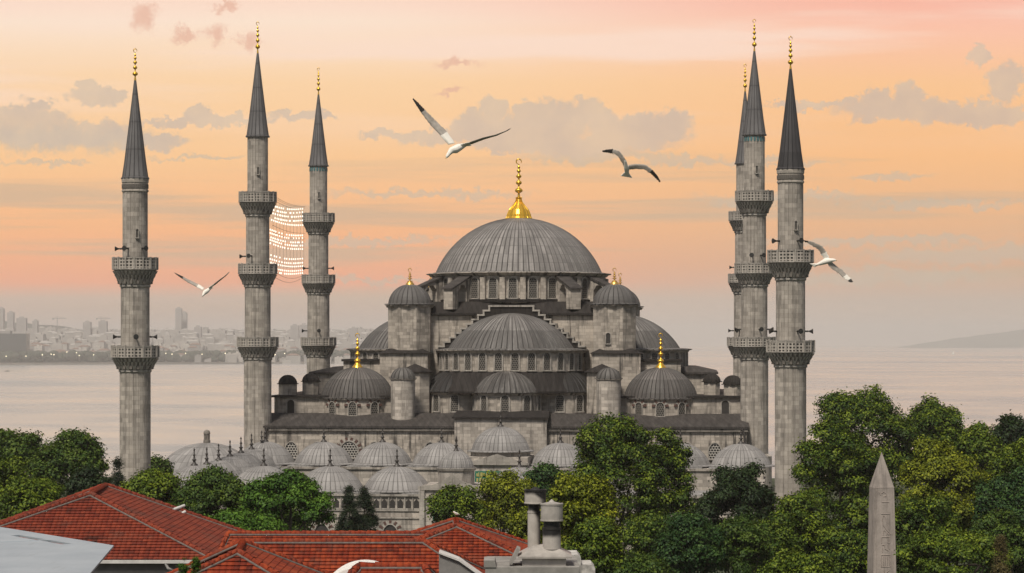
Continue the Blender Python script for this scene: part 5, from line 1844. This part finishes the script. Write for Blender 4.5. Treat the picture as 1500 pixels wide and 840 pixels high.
def crown_points(rx, ry, rz, rng, n, kind, tuft):
    """leaf positions and facing for a crown centred on the origin"""
    P_, N_ = [], []
    if kind == 'cone':
        nb = 70
        zz = rng.uniform(-1, 1, nb)
        cs = []
        for z in zz:
            rad = (1 - z) / 2 * 0.85 + 0.06
            a = rng.uniform(0, 2 * PI)
            cs.append((rx * rad * math.cos(a), ry * rad * math.sin(a), rz * z, rx * (0.05 + 0.22 * (1 - z) / 2)))
    elif kind == 'pads':
        cs = []
        for i in range(70):
            a, q = rng.uniform(0, 2 * PI), math.sqrt(rng.uniform(0, 1))
            cs.append((rx * q * math.cos(a) * .95, ry * q * math.sin(a) * .95, rz * (0.9 * math.sqrt(max(0, 1 - q * q)) - 0.25) + rng.uniform(-.3, .1), rx * rng.uniform(.09, .17)))
    else:
        nb = {'broad': 64, 'open': 50, 'tall': 74}[kind]
        d = rdir(rng, nb)
        d[:, 2] = np.where(d[:, 2] < -0.55, -d[:, 2], d[:, 2])
        f = rng.uniform(0.40, 0.92, nb) ** 0.6
        base = min(rx, rz)
        cs = []
        lob = rng.normal(size=(5, 3)) * 2.6
        ph = rng.uniform(0, 6.28, 5)
        f = f * (1 + 0.13 * np.sin(d @ lob.T + ph).sum(1) * 0.8).clip(0.60, 1.02)
        for i in range(nb):
            br = base * rng.uniform(0.14, 0.26) * (1.1 if kind == 'broad' else 0.95)
            cs.append((d[i, 0] * rx * f[i], d[i, 1] * ry * f[i], d[i, 2] * rz * f[i] * (1.0 if kind != 'open' else 1.05), br))
        if kind == 'open':            # shoots that break the outline
            for i in range(16):
                dd = rdir(rng, 1)[0]
                dd[2] = abs(dd[2])
                cs.append((dd[0] * rx * .98, dd[1] * ry * .98, dd[2] * rz * .98, base * rng.uniform(.08, .14)))
        else:
            for i in range(26):
                dd = rdir(rng, 1)[0]
                dd[2] = abs(dd[2]) * .9 - .1
                cs.append((dd[0] * rx * .9, dd[1] * ry * .9, dd[2] * rz * .93, base * rng.uniform(.10, .17)))
    w = np.array([c[3] ** 2 for c in cs])
    cnt = np.maximum(10, (w / w.sum() * n)).astype(int)
    T_ = []
    per = 18
    for (x, y, z, r), k in zip(cs, cnt):          # each clump is a shell of leafy tufts
        nt = max(4, k // per)
        d = rdir(rng, nt)
        d[:, 2] = np.where(d[:, 2] < -0.25, -d[:, 2], d[:, 2])
        rr = r * (0.55 + 0.5 * np.sqrt(rng.uniform(0, 1, nt)))
        sq = np.array([1.0, 1.0, 0.42 if kind == 'pads' else 0.9])
        tc = np.array([x, y, z]) + d * rr[:, None] * sq
        tt = rng.uniform(0, 1, nt)
        m_ = nt * per
        off = rng.normal(size=(m_, 3)) * tuft
        p = np.repeat(tc, per, axis=0) + off * np.array([1, 1, .75])
        if kind == 'cone':
            p[:, 2] -= np.hypot(p[:, 0], p[:, 1]) * 0.25
        nn = np.repeat(d, per, axis=0) * 0.75 + off / tuft * .22 + np.array([0, 0, .45]) + rng.normal(size=(m_, 3)) * .2
        P_.append(p)
        N_.append(nn / np.linalg.norm(nn, axis=1)[:, None])
        T_.append(np.repeat(tt, per) * .62 + rng.uniform(0, .16, m_) + np.clip(off[:, 2] / tuft, -1, 1.5) * .10 + .10)
    p, nn, tt = np.concatenate(P_), np.concatenate(N_), np.concatenate(T_)
    core = (p[:, 0] / rx) ** 2 + (p[:, 1] / ry) ** 2 + (p[:, 2] / rz) ** 2
    keep = (core > 0.10) & ((p[:, 1] < ry * 0.45) | (rng.uniform(0, 1, len(p)) < 0.5))     # the far side needs fewer leaves
    return p[keep], nn[keep], tt[keep]


def tree(label, px, py_top, wpx, D, mat, kind='broad', py_bot=None, n=15000, leaf=None, name=None, depth=None, seed=None, group='trees around the mosque'):
    s = D / FPX
    rx = wpx * s / 2
    top = CAMZ + (HZ - py_top) * s
    bot = CAMZ + (HZ - py_bot) * s if py_bot else top - 2.1 * rx
    rz = (top - bot) / 2
    ry = depth or rx
    x = (px - CX) * s
    z0 = gz(x, D)
    cz = (top + bot) / 2 - z0
    rng = np.random.default_rng(seed if seed is not None else abs(hash((px, py_top, wpx))) % 100000)
    t = thing(name or ('conifer_tree' if kind == 'cone' else 'broadleaf_tree'), label, 'tree', (x, D, z0), 0, group)
    lf = (leaf * 0.95) if leaf else 0.00095 * D + 0.055
    p, nn, tt = crown_points(rx * .95, ry * .95, rz * .97, rng, int(n * 1.9), kind, lf * 1.05)
    me = leaves_mesh('crown', p, nn, tt, lf, rng, 0.4 if kind == 'cone' else 0.62)
    me.materials.append(LEAF[mat])
    link('crown', me, t, (0, 0, cz))
    tk = MB()
    h = max(1.5, cz + rz * .3)
    r0 = max(0.12, rx * .075)
    pts = [(0, 0, 0, r0 * 1.5), (0.05 * rx, 0, h * .3, r0), (-0.04 * rx, 0, h * .65, r0 * .75), (0.02 * rx, 0, h, r0 * .35)]
    for a, b in zip(pts[:-1], pts[1:]):
        tk.tube(a[:3], b[:3], a[3], b[3], 9)
    if kind != 'cone':
        for i in range(9):
            f = rng.uniform(.35, .95)
            a = rng.uniform(0, 2 * PI)
            q = Vector((0, 0, h * f))
            e = Vector((rx * .7 * math.cos(a), ry * .7 * math.sin(a), cz + rz * rng.uniform(-.35, .6)))
            mid = q.lerp(e, .5) + Vector((0, 0, .12 * rz))
            tk.tube(q, mid, r0 * .45, r0 * .28, 6)
            tk.tube(mid, e, r0 * .28, r0 * .08, 6)
    tk.build('trunk', BARK, t)
    return t


# left of the courtyard
tree('green tree at the left edge, tallest crown there, in front of the water', 22, 628, 120, 232, 'mid', py_bot=760)
tree('dark green broad tree between the left edge tree and the leftmost minaret', 104, 634, 112, 226, 'mid', py_bot=760)
tree('dark narrow pointed conifer touching the left side of the leftmost minaret', 172, 668, 34, 222, 'spruce', 'cone', py_bot=780, n=9000, leaf=0.19)
tree('dark olive tree low at the left edge behind the yellow green one', 10, 672, 90, 200, 'olive', py_bot=800, n=9000)
tree('yellow green rounded tree behind the left end of the red roof', 48, 700, 100, 172, 'olive', py_bot=800)
tree('small dark tree between the red roof peak and the leftmost minaret', 128, 690, 70, 190, 'deep', py_bot=790, n=9000)
tree('sprig of a green tree peeping between leftmost minaret and the lead pavilion', 232, 672, 34, 300, 'mid', py_bot=720, n=3000)
tree('dark yellow green tree right of the leftmost minaret, before the pavilion', 222, 690, 90, 180, 'olive', py_bot=790)
tree('dense dark green tree in front of the left courtyard domes', 318, 690, 125, 178, 'mid', 'tall', py_bot=800, leaf=0.24)
tree('low spreading tree with layered pads behind the notch of the red roof', 345, 742, 160, 150, 'fresh', 'pads', py_bot=830, n=12000, depth=3.0)
tree('bright green tree with loose shoots before the front courtyard domes', 425, 692, 130, 168, 'fresh', 'open', py_bot=800)
tree('dark conifer with narrow spire, left one of the pair by the courtyard wall', 512, 712, 46, 205, 'spruce', 'cone', py_bot=800, n=17000, leaf=0.17)
tree('dark conifer, right and fuller one of the pair by the courtyard wall', 533, 715, 60, 207, 'spruce', 'cone', py_bot=800, n=20000, leaf=0.17)
# centre
tree('yellow green tree behind the peak where the small gull perches', 738, 694, 120, 214, 'yellow', 'open', py_bot=800, n=17000)
tree('low yellow green tree left of the gatehouse tile panel, behind the red peak', 668, 716, 80, 208, 'olive', 'open', py_bot=800, n=9000)
tree('bluish green small tree behind the yellow green tree, above the chimney', 800, 684, 80, 236, 'teal', 'open', py_bot=780, n=8000)
tree('huge dark plane tree hiding the right half of the courtyard', 898, 612, 192, 224, 'dark', 'tall', py_bot=920, n=26000, seed=4)
tree('right shoulder of dark foliage, tree beside the huge plane tree', 978, 622, 90, 228, 'dark', 'tall', py_bot=900, n=17000)
tree('yellow green slender tree right behind the chimney flues', 852, 694, 104, 150, 'yellow', 'tall', py_bot=850, n=16000, leaf=0.22)
tree('yellow green bushy tree at the bottom edge left of the huge plane tree', 872, 762, 80, 140, 'olive', 'broad', py_bot=870, n=10000, leaf=0.21)
tree('yellow green tree crown low between the two flues and the red peak', 772, 742, 60, 158, 'yellow', 'broad', py_bot=850, n=8000, leaf=0.22)
tree('deep blackish green tree in front of the rightmost courtyard dome', 1082, 668, 130, 216, 'deep', 'broad', py_bot=880, n=19000)
tree('green feathery tree at the bottom, left one of two under the blackish tree', 1010, 756, 105, 172, 'teal', 'broad', py_bot=880, n=13000, leaf=0.22)
tree('green feathery tree at the bottom, right one of two under the blackish tree', 1082, 754, 100, 176, 'mid', 'broad', py_bot=880, n=13000, leaf=0.22)
tree('small yellowish tree at the bottom edge left of the obelisk', 1172, 806, 105, 150, 'olive', 'broad', py_bot=900, n=10000, leaf=0.21)
tree('low shrubby tree at the bottom edge below the huge plane tree', 938, 812, 110, 150, 'mid', 'broad', py_bot=900, n=9000, leaf=0.21)
# right
tree('tallest tree at the right, dark crown against the water', 1262, 570, 170, 262, 'dark', 'broad', py_bot=760, n=22000)
tree('dark tree right of the tallest one, its crown against the water', 1366, 588, 110, 262, 'dark', 'broad', py_bot=740, n=15000)
tree('large olive green tree left of the obelisk, hiding the minaret foot', 1232, 614, 185, 218, 'dark', 'tall', py_bot=920, n=26000, seed=8)
tree('olive tree low in front of the large tree, at the foot of the rightmost minaret', 1172, 716, 100, 204, 'olive', 'tall', py_bot=880, n=13000)
tree('bright yellow green tree right of the obelisk tip', 1378, 636, 138, 212, 'yellow', 'broad', py_bot=860, n=21000)
tree('dark lower tree filling behind the obelisk, under the yellow green crown', 1350, 720, 120, 200, 'dark', 'broad', py_bot=870, n=12000)
tree('olive tree between the yellow green tree and the right edge', 1436, 622, 74, 244, 'olive', 'broad', py_bot=740, n=10000)
tree('small blackish tree at the right edge against the water', 1482, 610, 66, 250, 'deep', 'open', py_bot=720, n=9000)
tree('bluish green tree at the right edge, lower half in shade', 1475, 676, 110, 205, 'teal', 'broad', py_bot=910, n=16000)
tree('olive green tree at the right edge above the bluish green one', 1492, 646, 90, 222, 'olive', 'broad', py_bot=780, n=9000)
tree('broad low tree with layered foliage right of the obelisk at the bottom', 1400, 764, 165, 160, 'olive', 'pads', py_bot=880, n=15000, depth=4.0, leaf=0.22)
tree('small dry brown conifer at the bottom right corner', 1466, 786, 22, 150, 'brown', 'cone', py_bot=870, n=4000, leaf=0.16)
tree('young leafy shoots of a treetop in front of the small red hip roof', 268, 814, 16, 62, 'fresh', 'open', py_bot=890, n=200, leaf=0.030, name='young_tree')
tree('second slightly taller treetop shoot in front of the small red hip roof', 287, 812, 13, 62, 'fresh', 'open', py_bot=890, n=190, leaf=0.030, name='young_tree')
tree('dark green tree below the huge plane tree, left of the feathery pair', 955, 742, 110, 190, 'dark', 'broad', py_bot=910, n=13000)
tree('dark tree low behind the right feathery tree, left of the large olive tree', 1128, 748, 100, 196, 'dark', 'broad', py_bot=910, n=12000)
tree('olive tree low left of the obelisk foot, under the large olive tree', 1240, 770, 120, 186, 'dark', 'broad', py_bot=930, n=14000)
tree('dark green tree right of the obelisk shaft, behind the layered low tree', 1345, 780, 90, 178, 'mid', 'broad', py_bot=920, n=10000)
tree('dark mid green tree behind the layered low tree at the right edge', 1470, 745, 110, 182, 'mid', 'broad', py_bot=920, n=11000)
tree('green low tree behind the bright shoots before the courtyard wall', 400, 736, 110, 182, 'mid', 'broad', py_bot=850, n=10000)
